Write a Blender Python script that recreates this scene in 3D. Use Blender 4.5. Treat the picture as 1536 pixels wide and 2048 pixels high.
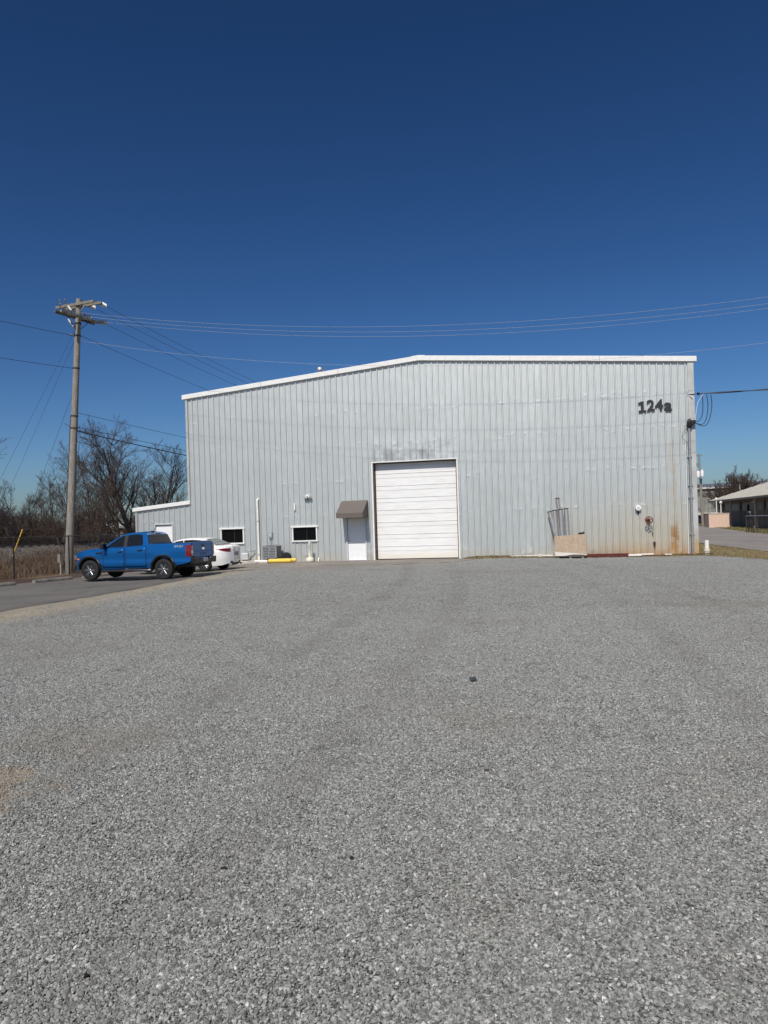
import bpy, bmesh, math, random
import numpy as np
from mathutils import Vector, Matrix

sc = bpy.context.scene
for o in list(bpy.data.objects): bpy.data.objects.remove(o)
COL = sc.collection
rad = math.radians

# ------------------------------------------------------------------ camera
EYE = 1.75
ROLL = 0.031
cam_d = bpy.data.cameras.new('camera')
cam_d.sensor_fit = 'VERTICAL'; cam_d.sensor_height = 36.0; cam_d.sensor_width = 27.0
cam_d.lens = 36.0 * 1480 / 2048
cam_d.shift_y = 26 / 2048
cam_d.clip_start = 0.1; cam_d.clip_end = 3000
cam = bpy.data.objects.new('camera', cam_d); COL.objects.link(cam)
cam.matrix_world = Matrix.Translation((0, 0, EYE)) @ Matrix.Rotation(rad(90), 4, 'X') @ Matrix.Rotation(-ROLL, 4, 'Z')
sc.camera = cam

# ------------------------------------------------------------------ sky, sun, exposure
SUN_EL, SUN_AZ = 48.0, 17.0          # the sun stands behind the camera, a little to its left
world = bpy.data.worlds.new('World'); sc.world = world; world.use_nodes = True
wn = world.node_tree; wn.nodes.clear()
sky = wn.nodes.new('ShaderNodeTexSky'); sky.sky_type = 'NISHITA'; sky.sun_disc = False
sky.sun_elevation = rad(SUN_EL); sky.sun_rotation = rad(180 + SUN_AZ)
sky.altitude = 0; sky.air_density = 0.8; sky.dust_density = 1.2; sky.ozone_density = 3.5
bg = wn.nodes.new('ShaderNodeBackground'); bg.inputs['Strength'].default_value = 0.069
wo = wn.nodes.new('ShaderNodeOutputWorld')
gm_ = wn.nodes.new('ShaderNodeGamma'); gm_.inputs[1].default_value = 1.42
hs = wn.nodes.new('ShaderNodeHueSaturation'); hs.inputs['Saturation'].default_value = 1.10; hs.inputs['Value'].default_value = 0.56
wn.links.new(sky.outputs[0], gm_.inputs[0]); wn.links.new(gm_.outputs[0], hs.inputs['Color']); wn.links.new(hs.outputs[0], bg.inputs[0]); wn.links.new(bg.outputs[0], wo.inputs[0])
sun_d = bpy.data.lights.new('sun', 'SUN'); sun_d.energy = 4.3; sun_d.angle = rad(0.53); sun_d.color = (1.0, 0.955, 0.89)
sun = bpy.data.objects.new('sun', sun_d); COL.objects.link(sun)
ce, se = math.cos(rad(SUN_EL)), math.sin(rad(SUN_EL))
sun.rotation_euler = Vector((math.sin(rad(SUN_AZ)) * ce, math.cos(rad(SUN_AZ)) * ce, -se)).to_track_quat('-Z', 'Y').to_euler()
sun.location = (-20, -40, 60)
vs = sc.view_settings
vs.view_transform = 'Standard'; vs.look = 'None'; vs.exposure = 0.0; vs.gamma = 1.0; vs.use_curve_mapping = False

# ------------------------------------------------------------------ helpers
def obj(name, me, parent=None, mat=None):
    o = bpy.data.objects.new(name, me); COL.objects.link(o)
    if parent is not None: o.parent = parent
    if mat is not None and me is not None:
        me.materials.clear(); me.materials.append(mat)
    return o

def tag(o, label, cat, group=None):
    o['label'] = label; o['category'] = cat
    if group: o['group'] = group
    return o

def thing(name, label, cat, loc=(0, 0, 0), rz=0.0, group=None):
    o = bpy.data.objects.new(name, None); COL.objects.link(o)
    o.empty_display_size = 0.3
    o.location = loc; o.rotation_euler = (0, 0, rz)
    return tag(o, label, cat, group)

def structure(o): o['kind'] = 'structure'; return o
def stuff(o, label=None, cat=None):
    o['kind'] = 'stuff'
    if label: o['label'] = label
    if cat: o['category'] = cat
    return o

def copy_tree(o, parent=None):
    c = o.copy(); COL.objects.link(c); c.parent = parent
    for ch in [x for x in bpy.data.objects if x.parent == o]: copy_tree(ch, c)
    return c

def frame_of(d):
    d = Vector(d).normalized()
    a = Vector((0, 0, 1)) if abs(d.z) < 0.9 else Vector((1, 0, 0))
    x = d.cross(a).normalized(); y = d.cross(x).normalized()
    return x, y

class MB:
    """collects vertices and faces; build() links them as one mesh object"""
    def __init__(s): s.v = []; s.f = []
    def box(s, c, d, rz=0.0, m=None):
        n = len(s.v); cx, cy, cz = c; hx, hy, hz = d[0] / 2, d[1] / 2, d[2] / 2
        cr, sr = math.cos(rz), math.sin(rz)
        for z in (-hz, hz):
            for x, y in ((-hx, -hy), (hx, -hy), (hx, hy), (-hx, hy)):
                p = (cx + x * cr - y * sr, cy + x * sr + y * cr, cz + z)
                s.v.append(tuple(m @ Vector(p)) if m is not None else p)
        s.f += [tuple(n + i for i in q) for q in ((3, 2, 1, 0), (4, 5, 6, 7), (0, 1, 5, 4), (1, 2, 6, 5), (2, 3, 7, 6), (3, 0, 4, 7))]
        return s
    def bar(s, p, q, w, h):
        """box beam from p to q, w wide (horizontal), h high"""
        p, q = Vector(p), Vector(q); d = (q - p).normalized()
        side = d.cross(Vector((0, 0, 1)))
        side = side.normalized() if side.length > 1e-4 else Vector((1, 0, 0))
        up = side.cross(d).normalized(); n = len(s.v)
        for e in (p, q):
            for a, b in ((-1, -1), (1, -1), (1, 1), (-1, 1)):
                s.v.append(tuple(e + side * a * w / 2 + up * b * h / 2))
        s.f += [tuple(n + i for i in t) for t in ((3, 2, 1, 0), (4, 5, 6, 7), (0, 1, 5, 4), (1, 2, 6, 5), (2, 3, 7, 6), (3, 0, 4, 7))]
        return s
    def tube(s, pts, r, seg=8, cap=True):
        pts = [Vector(p) for p in pts]; rs = r if isinstance(r, (list, tuple)) else [r] * len(pts)
        n0 = len(s.v); k = len(pts)
        fx = None
        for i, p in enumerate(pts):
            d = (pts[min(i + 1, k - 1)] - pts[max(i - 1, 0)])
            if d.length < 1e-9: d = Vector((0, 0, 1))
            d.normalize()
            if fx is None: fx, fy = frame_of(d)
            else:
                fx = (fx - d * fx.dot(d)); fx = fx.normalized() if fx.length > 1e-6 else frame_of(d)[0]
                fy = d.cross(fx).normalized()
            for j in range(seg):
                a = 2 * math.pi * j / seg
                s.v.append(tuple(p + (fx * math.cos(a) + fy * math.sin(a)) * rs[i]))
        for i in range(k - 1):
            for j in range(seg):
                a, b = n0 + i * seg + j, n0 + i * seg + (j + 1) % seg
                s.f.append((a, b, b + seg, a + seg))
        if cap:
            s.f.append(tuple(n0 + j for j in reversed(range(seg))))
            s.f.append(tuple(n0 + (k - 1) * seg + j for j in range(seg)))
        return s
    def lathe(s, prof, c=(0, 0, 0), axis='Z', seg=16):
        """prof: list of (r, h) along the axis"""
        n0 = len(s.v)
        for r, h in prof:
            for j in range(seg):
                a = 2 * math.pi * j / seg; x, y = r * math.cos(a), r * math.sin(a)
                p = {'Z': (x, y, h), 'Y': (x, h, -y), 'X': (h, x, y)}[axis]
                s.v.append((p[0] + c[0], p[1] + c[1], p[2] + c[2]))
        for i in range(len(prof) - 1):
            for j in range(seg):
                a, b = n0 + i * seg + j, n0 + i * seg + (j + 1) % seg
                s.f.append((a, b, b + seg, a + seg))
        if prof[0][0] > 1e-5: s.f.append(tuple(n0 + j for j in reversed(range(seg))))
        if prof[-1][0] > 1e-5: s.f.append(tuple(n0 + (len(prof) - 1) * seg + j for j in range(seg)))
        return s
    def prism(s, poly, axis, a, b):
        """poly: 2D outline; axis: extrusion axis from a to b. Y: poly is (x,z); X: (y,z); Z: (x,y)"""
        n = len(s.v); k = len(poly)
        for e in (a, b):
            for p, q in poly:
                s.v.append({'Y': (p, e, q), 'X': (e, p, q), 'Z': (p, q, e)}[axis])
        for i in range(k):
            j = (i + 1) % k; s.f.append((n + i, n + j, n + k + j, n + k + i))
        s.f.append(tuple(n + i for i in reversed(range(k)))); s.f.append(tuple(n + k + i for i in range(k)))
        return s
    def grid(s, P):
        """P: rows of points"""
        n = len(s.v); R = len(P); C = len(P[0])
        for row in P: s.v += [tuple(p) for p in row]
        for i in range(R - 1):
            for j in range(C - 1):
                a = n + i * C + j; s.f.append((a, a + 1, a + C + 1, a + C))
        return s
    def face(s, pts):
        n = len(s.v); s.v += [tuple(p) for p in pts]; s.f.append(tuple(range(n, n + len(pts)))); return s
    def mesh(s, name, smooth=None, fix=True):
        me = bpy.data.meshes.new(name); me.from_pydata(s.v, [], s.f); me.update()
        if fix:
            bm = bmesh.new(); bm.from_mesh(me); bmesh.ops.recalc_face_normals(bm, faces=bm.faces); bm.to_mesh(me); bm.free()
        if smooth:
            me.polygons.foreach_set('use_smooth', [True] * len(me.polygons))
            me.set_sharp_from_angle(angle=rad(smooth))
        return me
    def build(s, name, mat, parent=None, smooth=None, bevel=0.0, fix=True):
        o = obj(name, s.mesh(name, smooth, fix), parent, mat)
        if bevel:
            b = o.modifiers.new('bevel', 'BEVEL'); b.width = bevel; b.segments = 2; b.limit_method = 'ANGLE'; b.angle_limit = rad(40)
        return o

def np_mesh(name, V, Fq, mat, smooth=False):
    """big mesh from numpy arrays: V (n,3), Fq (m,k) faces of equal size k"""
    me = bpy.data.meshes.new(name); V = np.asarray(V, np.float32); Fq = np.asarray(Fq, np.int32)
    k = Fq.shape[1]
    me.vertices.add(len(V)); me.vertices.foreach_set('co', V.ravel())
    me.loops.add(Fq.size); me.loops.foreach_set('vertex_index', Fq.ravel())
    me.polygons.add(len(Fq)); me.polygons.foreach_set('loop_start', np.arange(0, Fq.size, k, dtype=np.int32))
    me.update(calc_edges=True)
    if smooth: me.polygons.foreach_set('use_smooth', np.ones(len(Fq), bool))
    me.materials.append(mat)
    return me

def text_mesh(t, size, extrude=0.0, bold=0.0):
    cu = bpy.data.curves.new('t', 'FONT'); cu.body = t; cu.size = size; cu.extrude = extrude; cu.offset = bold
    cu.align_x = 'CENTER'; cu.align_y = 'CENTER'; cu.resolution_u = 4
    o = bpy.data.objects.new('t', cu); COL.objects.link(o)
    bpy.context.view_layer.update()
    me = bpy.data.meshes.new_from_object(o.evaluated_get(bpy.context.evaluated_depsgraph_get()))
    bpy.data.objects.remove(o); bpy.data.curves.remove(cu)
    return me

def sst(a, b, x):
    t = max(0.0, min(1.0, (x - a) / (b - a))); return t * t * (3 - 2 * t)
def interp(pts, x): return float(np.interp(x, [p[0] for p in pts], [p[1] for p in pts]))

# ------------------------------------------------------------------ materials
class NT:
    def __init__(s, name):
        s.m = bpy.data.materials.new(name); s.m.use_nodes = True; s.t = s.m.node_tree; s.t.nodes.clear()
        s.out = s.n('ShaderNodeOutputMaterial'); s.b = s.n('ShaderNodeBsdfPrincipled'); s.l(s.b.outputs[0], s.out.inputs[0])
        s.co = None
    def n(s, ty, **kw):
        n = s.t.nodes.new(ty)
        for k, v in kw.items(): setattr(n, k, v)
        return n
    def l(s, a, b): s.t.links.new(a, b)
    def obj_co(s):
        if s.co is None: s.co = s.n('ShaderNodeTexCoord').outputs['Object']
        return s.co
    def geo(s): return s.n('ShaderNodeNewGeometry').outputs['Position']
    def val(s, x, sock):
        if hasattr(x, 'type') or hasattr(x, 'node'): s.l(x, sock)
        elif isinstance(x, (tuple, list)) and len(x) == 3 and sock.type == 'RGBA': sock.default_value = (*x, 1)
        else: sock.default_value = x
    def noise(s, scale, detail=3, rough=0.55, co=None, stretch=None, w=None):
        co = co or s.obj_co()
        if stretch:
            mp = s.n('ShaderNodeMapping'); mp.inputs['Scale'].default_value = stretch; s.l(co, mp.inputs[0]); co = mp.outputs[0]
        t = s.n('ShaderNodeTexNoise'); t.inputs['Scale'].default_value = scale; t.inputs['Detail'].default_value = detail; t.inputs['Roughness'].default_value = rough
        s.l(co, t.inputs['Vector']); return t.outputs['Fac']
    def vor(s, scale, co=None, feature='F1', out='Distance', rnd=1.0):
        t = s.n('ShaderNodeTexVoronoi', feature=feature); t.inputs['Scale'].default_value = scale; t.inputs['Randomness'].default_value = rnd
        s.l(co or s.obj_co(), t.inputs['Vector']); return t.outputs[out]
    def ramp(s, x, lo, hi, a=0.0, b=1.0):
        t = s.n('ShaderNodeMapRange'); t.interpolation_type = 'SMOOTHSTEP'
        s.val(x, t.inputs[0]); t.inputs[1].default_value = lo; t.inputs[2].default_value = hi; t.inputs[3].default_value = a; t.inputs[4].default_value = b
        return t.outputs[0]
    def math(s, op, a, b=0.0, c=0.0):
        t = s.n('ShaderNodeMath', operation=op); s.val(a, t.inputs[0]); s.val(b, t.inputs[1]); s.val(c, t.inputs[2]); return t.outputs[0]
    def mix(s, f, a, b):
        t = s.n('ShaderNodeMix', data_type='RGBA'); s.val(f, t.inputs[0]); s.val(a, t.inputs[6]); s.val(b, t.inputs[7]); return t.outputs[2]
    def mul(s, a, b): return s.math('MULTIPLY', a, b)
    def xyz(s, co=None):
        t = s.n('ShaderNodeSeparateXYZ'); s.l(co or s.obj_co(), t.inputs[0]); return t.outputs
    def bump(s, h, strength=0.3, dist=0.02, normal=None):
        t = s.n('ShaderNodeBump'); t.inputs['Strength'].default_value = strength; t.inputs['Distance'].default_value = dist
        s.l(h, t.inputs['Height'])
        if normal is not None: s.l(normal, t.inputs['Normal'])
        return t.outputs[0]
    def rnd(s): return s.n('ShaderNodeObjectInfo').outputs['Random']
    def done(s, color, rough=0.6, metal=0.0, normal=None, spec=None, coat=None):
        s.val(color, s.b.inputs['Base Color']); s.val(rough, s.b.inputs['Roughness']); s.val(metal, s.b.inputs['Metallic'])
        if normal is not None: s.l(normal, s.b.inputs['Normal'])
        if spec is not None: s.b.inputs['Specular IOR Level'].default_value = spec
        if coat is not None: s.b.inputs['Coat Weight'].default_value = coat; s.b.inputs['Coat Roughness'].default_value = 0.04
        return s.m

def simple(name, c, rough=0.6, metal=0.0, var=0.18, scale=6.0, bump=0.0, spec=None, coat=None, c2=None, stretch=None):
    t = NT(name); f = t.noise(scale, 4, stretch=stretch)
    hi = c2 or tuple(min(1, x * (1 + var)) for x in c); lo = tuple(x * (1 - var) for x in c)
    col = t.mix(t.ramp(f, 0.3, 0.7), lo, hi)
    nm = t.bump(t.noise(scale * 6, 3, stretch=stretch), bump, 0.01) if bump else None
    return t.done(col, rough, metal, nm, spec, coat)

M = {}
M['white_trim'] = simple('white_trim', (0.74, 0.74, 0.71), 0.4, var=0.05)
M['trim_grey'] = simple('trim_grey', (0.55, 0.57, 0.57), 0.45, var=0.08)
M['corner'] = None
M['dark'] = simple('dark', (0.012, 0.012, 0.013), 0.6)
M['black_plastic'] = simple('black_plastic', (0.011, 0.011, 0.012), 0.45, var=0.1)
M['rubber'] = simple('rubber', (0.009, 0.009, 0.0095), 0.75, var=0.2, scale=20, bump=0.2)
M['alloy'] = simple('alloy', (0.42, 0.42, 0.43), 0.32, 0.85, var=0.06)
M['alloy_dark'] = simple('alloy_dark', (0.05, 0.05, 0.055), 0.35, 0.6)
M['chrome'] = simple('chrome', (0.7, 0.7, 0.72), 0.15, 1.0, var=0.03)
M['steel'] = simple('steel', (0.45, 0.46, 0.47), 0.4, 0.7, var=0.12)
M['wire'] = simple('wire', (0.50, 0.51, 0.52), 0.4, 0.6, var=0.1)
M['wire_dark'] = simple('wire_dark', (0.03, 0.03, 0.033), 0.6)
M['glass'] = NT('glass').done((0.008, 0.009, 0.01), 0.05, 0.0, spec=0.5)
M['pane'] = NT('pane').done((0.004, 0.004, 0.004), 0.2, 0.0, spec=0.15)
M['red_lens'] = NT('red_lens').done((0.16, 0.006, 0.009), 0.15, coat=0.6)
M['amber_lens'] = NT('amber_lens').done((0.7, 0.16, 0.03), 0.2, coat=0.5)
M['blue_paint'] = simple('blue_paint', (0.006, 0.100, 0.31), 0.32, 0.4, var=0.04, spec=0.15, coat=0.22)
M['white_paint'] = simple('white_paint', (0.78, 0.77, 0.74), 0.3, 0.0, var=0.02, coat=1.0)
M['dark_paint'] = simple('dark_paint', (0.02, 0.021, 0.024), 0.3, 0.2, var=0.02, coat=1.0)
M['yellow'] = simple('yellow', (0.80, 0.52, 0.06), 0.5, var=0.12, scale=9)
M['cream'] = simple('cream', (0.66, 0.62, 0.50), 0.5, var=0.08)
M['pvc'] = simple('pvc', (0.78, 0.76, 0.71), 0.45, var=0.05)
M['galv_box'] = simple('galv_box', (0.48, 0.50, 0.51), 0.5, 0.2, var=0.06)
M['ac_grey'] = simple('ac_grey', (0.26, 0.27, 0.27), 0.5, var=0.06)
M['ac_dark'] = simple('ac_dark', (0.05, 0.052, 0.055), 0.5, 0.1)
M['concrete'] = simple('concrete', (0.50, 0.47, 0.41), 0.9, var=0.18, scale=5, bump=0.35)
M['kerbstone'] = simple('kerbstone', (0.20, 0.18, 0.155), 0.95, var=0.3, scale=5, bump=0.5)
M['awning'] = simple('awning', (0.125, 0.105, 0.092), 0.85, var=0.06, scale=60, bump=0.15)
M['red_iron'] = simple('red_iron', (0.10, 0.014, 0.012), 0.7, var=0.25, scale=10)
M['rust_iron'] = simple('rust_iron', (0.17, 0.045, 0.025), 0.8, 0.1, var=0.4, scale=14, bump=0.3)
M['chip_board'] = None
M['brick'] = None
M['wood_pole'] = None
M['arm_wood'] = simple('arm_wood', (0.20, 0.185, 0.14), 0.9, var=0.25, scale=4, bump=0.4, stretch=(1, 6, 6))
M['porcelain'] = simple('porcelain', (0.72, 0.72, 0.72), 0.2, var=0.08)
M['porcelain_grey'] = simple('porcelain_grey', (0.30, 0.31, 0.33), 0.25, var=0.1)
M['bark'] = simple('bark', (0.070, 0.058, 0.050), 0.95, var=0.3, scale=3)
M['bark_brown'] = simple('bark_brown', (0.072, 0.050, 0.039), 0.95, var=0.3, scale=3)
M['fence_metal'] = simple('fence_metal', (0.06, 0.055, 0.05), 0.7, 0.2, var=0.2)
M['black_letter'] = simple('black_letter', (0.022, 0.022, 0.024), 0.42, var=0.1)
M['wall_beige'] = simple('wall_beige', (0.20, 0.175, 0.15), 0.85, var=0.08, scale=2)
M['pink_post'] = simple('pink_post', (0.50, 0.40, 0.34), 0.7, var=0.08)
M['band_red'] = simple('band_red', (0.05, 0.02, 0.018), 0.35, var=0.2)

def mat_galv():
    """weathered galvanised sheet: dents along the girts, oil canning, dirt at the foot, rust near the right end"""
    t = NT('galvanised_sheet'); co = t.obj_co(); X, Y, Z = t.xyz(co)
    spang = t.noise(5, 5, 0.7, stretch=(1.0, 1, 0.35)); fine = t.noise(45, 3, 0.6)
    streak = t.noise(2.2, 4, 0.6, stretch=(5, 1, 0.10)); wide = t.noise(0.55, 3, 0.5)
    col = t.mix(t.ramp(spang, 0.25, 0.75), (0.56, 0.585, 0.565), (0.625, 0.65, 0.625))
    col = t.mix(t.mul(t.ramp(streak, 0.5, 0.78), 0.12), col, (0.44, 0.455, 0.435))
    col = t.mix(t.mul(t.ramp(wide, 0.35, 0.7), 0.12), col, (0.50, 0.52, 0.50))
    col = t.mix(t.mul(t.rnd(), 0.3), col, (0.50, 0.52, 0.50))
    # soot above the overhead door
    over = t.mul(t.mul(t.ramp(X, 9.7, 10.3), t.ramp(X, 14.4, 13.8)), t.mul(t.ramp(Z, 6.4, 5.2), t.ramp(Z, 4.6, 4.9)))
    blot = t.ramp(t.noise(1.5, 4, 0.6, stretch=(1.8, 1, 0.7)), 0.40, 0.68)
    col = t.mix(t.mul(over, t.mul(blot, 0.45)), col, (0.20, 0.205, 0.21))
    # dust at the foot, tan rust toward the right end
    n1 = t.noise(1.4, 4, 0.6, stretch=(1, 1, 0.5)); n2 = t.noise(3.0, 5, 0.65, stretch=(4.0, 1, 0.22))
    foot = t.mul(t.ramp(t.math('ADD', Z, t.mul(n1, 0.6)), 1.0, 0.2), 0.65)
    col = t.mix(t.mul(foot, 0.75), col, (0.42, 0.38, 0.29))
    right = t.ramp(X, 17.0, 23.5)
    hgt = t.ramp(t.math('ADD', Z, t.mul(n2, 1.6)), 4.4, 0.6)
    col = t.mix(t.mul(t.mul(right, hgt), 0.75), col, (0.63, 0.54, 0.38))
    rs = t.mul(t.mul(t.ramp(X, 17.5, 23.0), t.ramp(t.math('ADD', Z, t.mul(n2, 1.1)), 1.35, 0.35)), 0.78)
    col = t.mix(rs, col, (0.36, 0.185, 0.07))
    # the blotched strip beside the corner
    strip = t.mul(t.ramp(X, 23.86, 23.90), t.ramp(X, 24.26, 24.22)); strip = t.mul(strip, t.ramp(Z, 5.6, 4.6))
    bl = t.ramp(t.noise(2.2, 4, 0.65), 0.38, 0.62)
    col = t.mix(t.mul(t.mul(strip, bl), 0.8), col, (0.56, 0.51, 0.41))
    col = t.mix(t.mul(t.mul(strip, t.ramp(Z, 1.7, 0.9)), t.ramp(t.noise(3.1, 3), 0.35, 0.6)), col, (0.46, 0.28, 0.12))
    # dents
    dn = t.ramp(t.noise(2.6, 2, 0.5, stretch=(1.6, 1, 1.6)), 0.5, 0.8)
    band = None
    for zg in (2.3, 4.05, 5.8, 7.45):
        b = t.mul(t.ramp(Z, zg - 0.22, zg), t.ramp(Z, zg + 0.22, zg)); band = b if band is None else t.math('ADD', band, b)
    low = t.mul(t.ramp(Z, 0.75, 0.3), t.ramp(t.noise(1.3, 2), 0.5, 0.72))
    oil = t.noise(0.9, 2, 0.45, stretch=(1.5, 1, 0.8))
    nm = t.bump(oil, 0.35, 0.05)
    nm = t.bump(t.mul(band, dn), 0.45, 0.022, nm)
    nm = t.bump(t.mul(over, t.noise(1.5, 2, 0.45, stretch=(1.3, 1, 1))), 0.5, 0.09, nm)
    nm = t.bump(t.mul(low, t.noise(3.5, 2)), 0.5, 0.05, nm)
    nm = t.bump(fine, 0.05, 0.004, nm)
    ro = t.math('ADD', t.mul(spang, 0.08), 0.46)
    worn = t.math('SUBTRACT', 0.70, t.mul(t.math('MAXIMUM', rs, t.mul(foot, 0.6)), 0.6))
    return t.done(col, ro, worn, nm)
M['galv'] = mat_galv()

def mat_corner():
    t = NT('corner_flashing'); X, Y, Z = t.xyz()
    col = t.mix(t.ramp(t.noise(1.5, 4), 0.35, 0.7), (0.42, 0.425, 0.40), (0.52, 0.525, 0.50))
    col = t.mix(t.mul(t.ramp(t.math('ADD', Z, t.mul(t.noise(2.4, 4), 1.2)), 2.0, 0.5), t.ramp(X, 20, 24)), col, (0.47, 0.30, 0.13))
    return t.done(col, 0.5, 0.25)
M['corner'] = mat_corner()

def lot_wear(t, co, col, speck):
    """dust, sand and bare patches of the lot, laid out in world coordinates"""
    X, Y, Z = t.xyz(co); t_off = 0.0
    big = t.noise(0.22, 4, 0.55, co=co); big2 = t.noise(1.1, 4, 0.6, co=co)
    col = t.mix(t.mul(t.ramp(big, 0.48, 0.72), 0.42), col, (0.185, 0.168, 0.143))
    col = t.mix(t.mul(t.ramp(big2, 0.56, 0.75), 0.22), col, (0.16, 0.15, 0.135))
    edge = t.math('SUBTRACT', X, t.math('ADD', -8.3, t.mul(t.math('SUBTRACT', Y, 20.0), 0.145)))
    wob = t.math('ADD', edge, t.mul(t.math('SUBTRACT', t.noise(0.6, 4, co=co), 0.5), 1.5))
    sand = t.mul(t.mul(t.ramp(wob, 2.0, 0.2), t.ramp(Y, 33.5, 29.0)), t.ramp(t.noise(2.5, 5, 0.7, co=co), 0.28, 0.55))
    col = t.mix(t.mul(sand, 0.85), col, t.mix(speck, (0.24, 0.20, 0.14), (0.46, 0.40, 0.30)))
    d = t.n('ShaderNodeVectorMath', operation='DISTANCE'); mp = t.n('ShaderNodeMapping'); mp.inputs['Scale'].default_value = (1.0, 0.8, 0)
    t.l(co, mp.inputs[0]); t.l(mp.outputs[0], d.inputs[0]); d.inputs[1].default_value = (-2.95, 4.85 * 0.8, 0)
    patch = t.ramp(t.math('ADD', d.outputs['Value'], t.mul(t.math('SUBTRACT', t.noise(3.4, 7, 0.75, co=co), 0.5), 1.5)), 0.62, 0.42)
    col = t.mix(t.mul(patch, 0.8), col, t.mix(speck, (0.215, 0.18, 0.135), (0.33, 0.28, 0.215)))
    d = t.n('ShaderNodeVectorMath', operation='DISTANCE'); mp = t.n('ShaderNodeMapping'); mp.inputs['Scale'].default_value = (0.7, 1.0, 0)
    t.l(co, mp.inputs[0]); t.l(mp.outputs[0], d.inputs[0]); d.inputs[1].default_value = (-2.65 * 0.7, 6.2, 0)
    patch = t.ramp(t.math('ADD', d.outputs['Value'], t.mul(t.math('SUBTRACT', t.noise(1.5, 4, co=co), 0.5), 1.2)), 0.8, 0.2)
    col = t.mix(t.mul(patch, 0.35), col, (0.20, 0.175, 0.145))
    # wheel tracks curving from the big door across the lot
    for ox, amp in ((0.0, 1.0), (1.75, 1.0), (5.2, 0.7), (6.95, 0.7)):
        pth = t.math('ADD', t.mul(t.math('POWER', t.math('MULTIPLY', t.math('SUBTRACT', 34.0, Y), 0.031), 2.0), -4.2), 1.0 + ox * 0.5)
        dd = t.math('ABSOLUTE', t.math('SUBTRACT', t.math('SUBTRACT', X, pth), ox * 0.5 + t_off))
        tk = t.mul(t.ramp(t.math('ADD', dd, t.mul(t.math('SUBTRACT', t.noise(0.9, 3, co=co), 0.5), 0.35)), 0.34, 0.08), t.ramp(t.noise(0.35, 3, co=co), 0.3, 0.65))
        col = t.mix(t.mul(tk, 0.38 * amp), col, (0.155, 0.148, 0.132))
    dust = t.mul(t.mul(t.ramp(Y, 26.0, 32.5), t.ramp(X, 5.5, 2.0)), t.ramp(t.noise(0.8, 4, co=co), 0.35, 0.7))
    return t.mix(t.mul(dust, 0.6), col, (0.26, 0.235, 0.20))

def mat_gravel():
    t = NT('gravel_lot'); co = t.geo()
    v = t.n('ShaderNodeTexVoronoi'); v.inputs['Scale'].default_value = 62; t.l(co, v.inputs['Vector'])
    cs = t.n('ShaderNodeSeparateColor'); t.l(v.outputs['Color'], cs.inputs[0])
    v2 = t.n('ShaderNodeTexVoronoi'); v2.inputs['Scale'].default_value = 15; t.l(co, v2.inputs['Vector'])
    c2 = t.n('ShaderNodeSeparateColor'); t.l(v2.outputs['Color'], c2.inputs[0])
    tone = t.math('ADD', t.mul(cs.outputs[0], 0.6), t.mul(c2.outputs[1], 0.4))
    col = t.mix(t.ramp(tone, 0.1, 0.9), (0.115, 0.116, 0.108), (0.365, 0.368, 0.345))
    col = t.mix(t.ramp(cs.outputs[1], 0.96, 0.98), col, (0.55, 0.54, 0.51))
    col = t.mix(t.mul(t.ramp(c2.outputs[2], 0.88, 0.94), 0.55), col, (0.05, 0.05, 0.048))
    col = lot_wear(t, co, col, cs.outputs[2])
    h = t.math('SUBTRACT', 1.0, v.outputs['Distance'])
    nm = t.bump(t.math('ADD', h, t.mul(c2.outputs[0], 0.5)), 0.9, 0.018)
    return t.done(col, 0.9, 0.0, nm, spec=0.3)
M['gravel'] = mat_gravel()

def mat_stone():
    t = NT('gravel_stone'); f = t.n('ShaderNodeNewGeometry').outputs['Random Per Island']; co = t.geo()
    cr = t.n('ShaderNodeValToRGB'); t.l(f, cr.inputs[0]); e = cr.color_ramp.elements
    e[0].position = 0.0; e[0].color = (0.085, 0.086, 0.082, 1); e[1].position = 1.0; e[1].color = (0.62, 0.61, 0.58, 1)
    for p, c in ((0.22, (0.165, 0.167, 0.156)), (0.6, (0.243, 0.246, 0.230)), (0.88, (0.33, 0.332, 0.310)), (0.985, (0.42, 0.42, 0.398))):
        k = e.new(p); k.color = (*c, 1)
    sp_ = t.math('FRACT', t.mul(f, 37.7))
    return t.done(lot_wear(t, co, cr.outputs[0], sp_), 0.85, 0.0, spec=0.3)
M['stone'] = mat_stone()

def mat_asphalt(name, a, b):
    t = NT(name); co = t.geo()
    col = t.mix(t.ramp(t.noise(0.35, 5, 0.6, co=co), 0.3, 0.7), a, b)
    col = t.mix(t.mul(t.ramp(t.noise(70, 2, co=co), 0.55, 0.8), 0.5), col, tuple(x * 1.7 for x in b))
    col = t.mix(t.mul(t.ramp(t.noise(0.9, 5, 0.7, co=co, stretch=(0.35, 2.2, 1)), 0.58, 0.75), 0.6), col, tuple(x * 0.55 for x in a))
    ad = t.n('ShaderNodeVectorMath', operation='ADD'); nz = t.n('ShaderNodeTexNoise'); nz.inputs['Scale'].default_value = 1.3; t.l(co, nz.inputs['Vector'])
    t.l(co, ad.inputs[0]); t.l(nz.outputs['Color'], ad.inputs[1])
    vo = t.n('ShaderNodeTexVoronoi', feature='DISTANCE_TO_EDGE'); vo.inputs['Scale'].default_value = 0.28; t.l(ad.outputs[0], vo.inputs['Vector'])
    crack = t.mul(t.ramp(vo.outputs['Distance'], 0.012, 0.004), t.ramp(t.noise(0.5, 3, co=co), 0.42, 0.58))
    col = t.mix(t.mul(crack, 0.8), col, (0.03, 0.028, 0.026))
    return t.done(col, 0.88, 0.0, t.bump(t.noise(60, 3, co=co), 0.35, 0.01), spec=0.3)
M['asphalt'] = mat_asphalt('asphalt', (0.115, 0.107, 0.097), (0.155, 0.143, 0.129))
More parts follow.
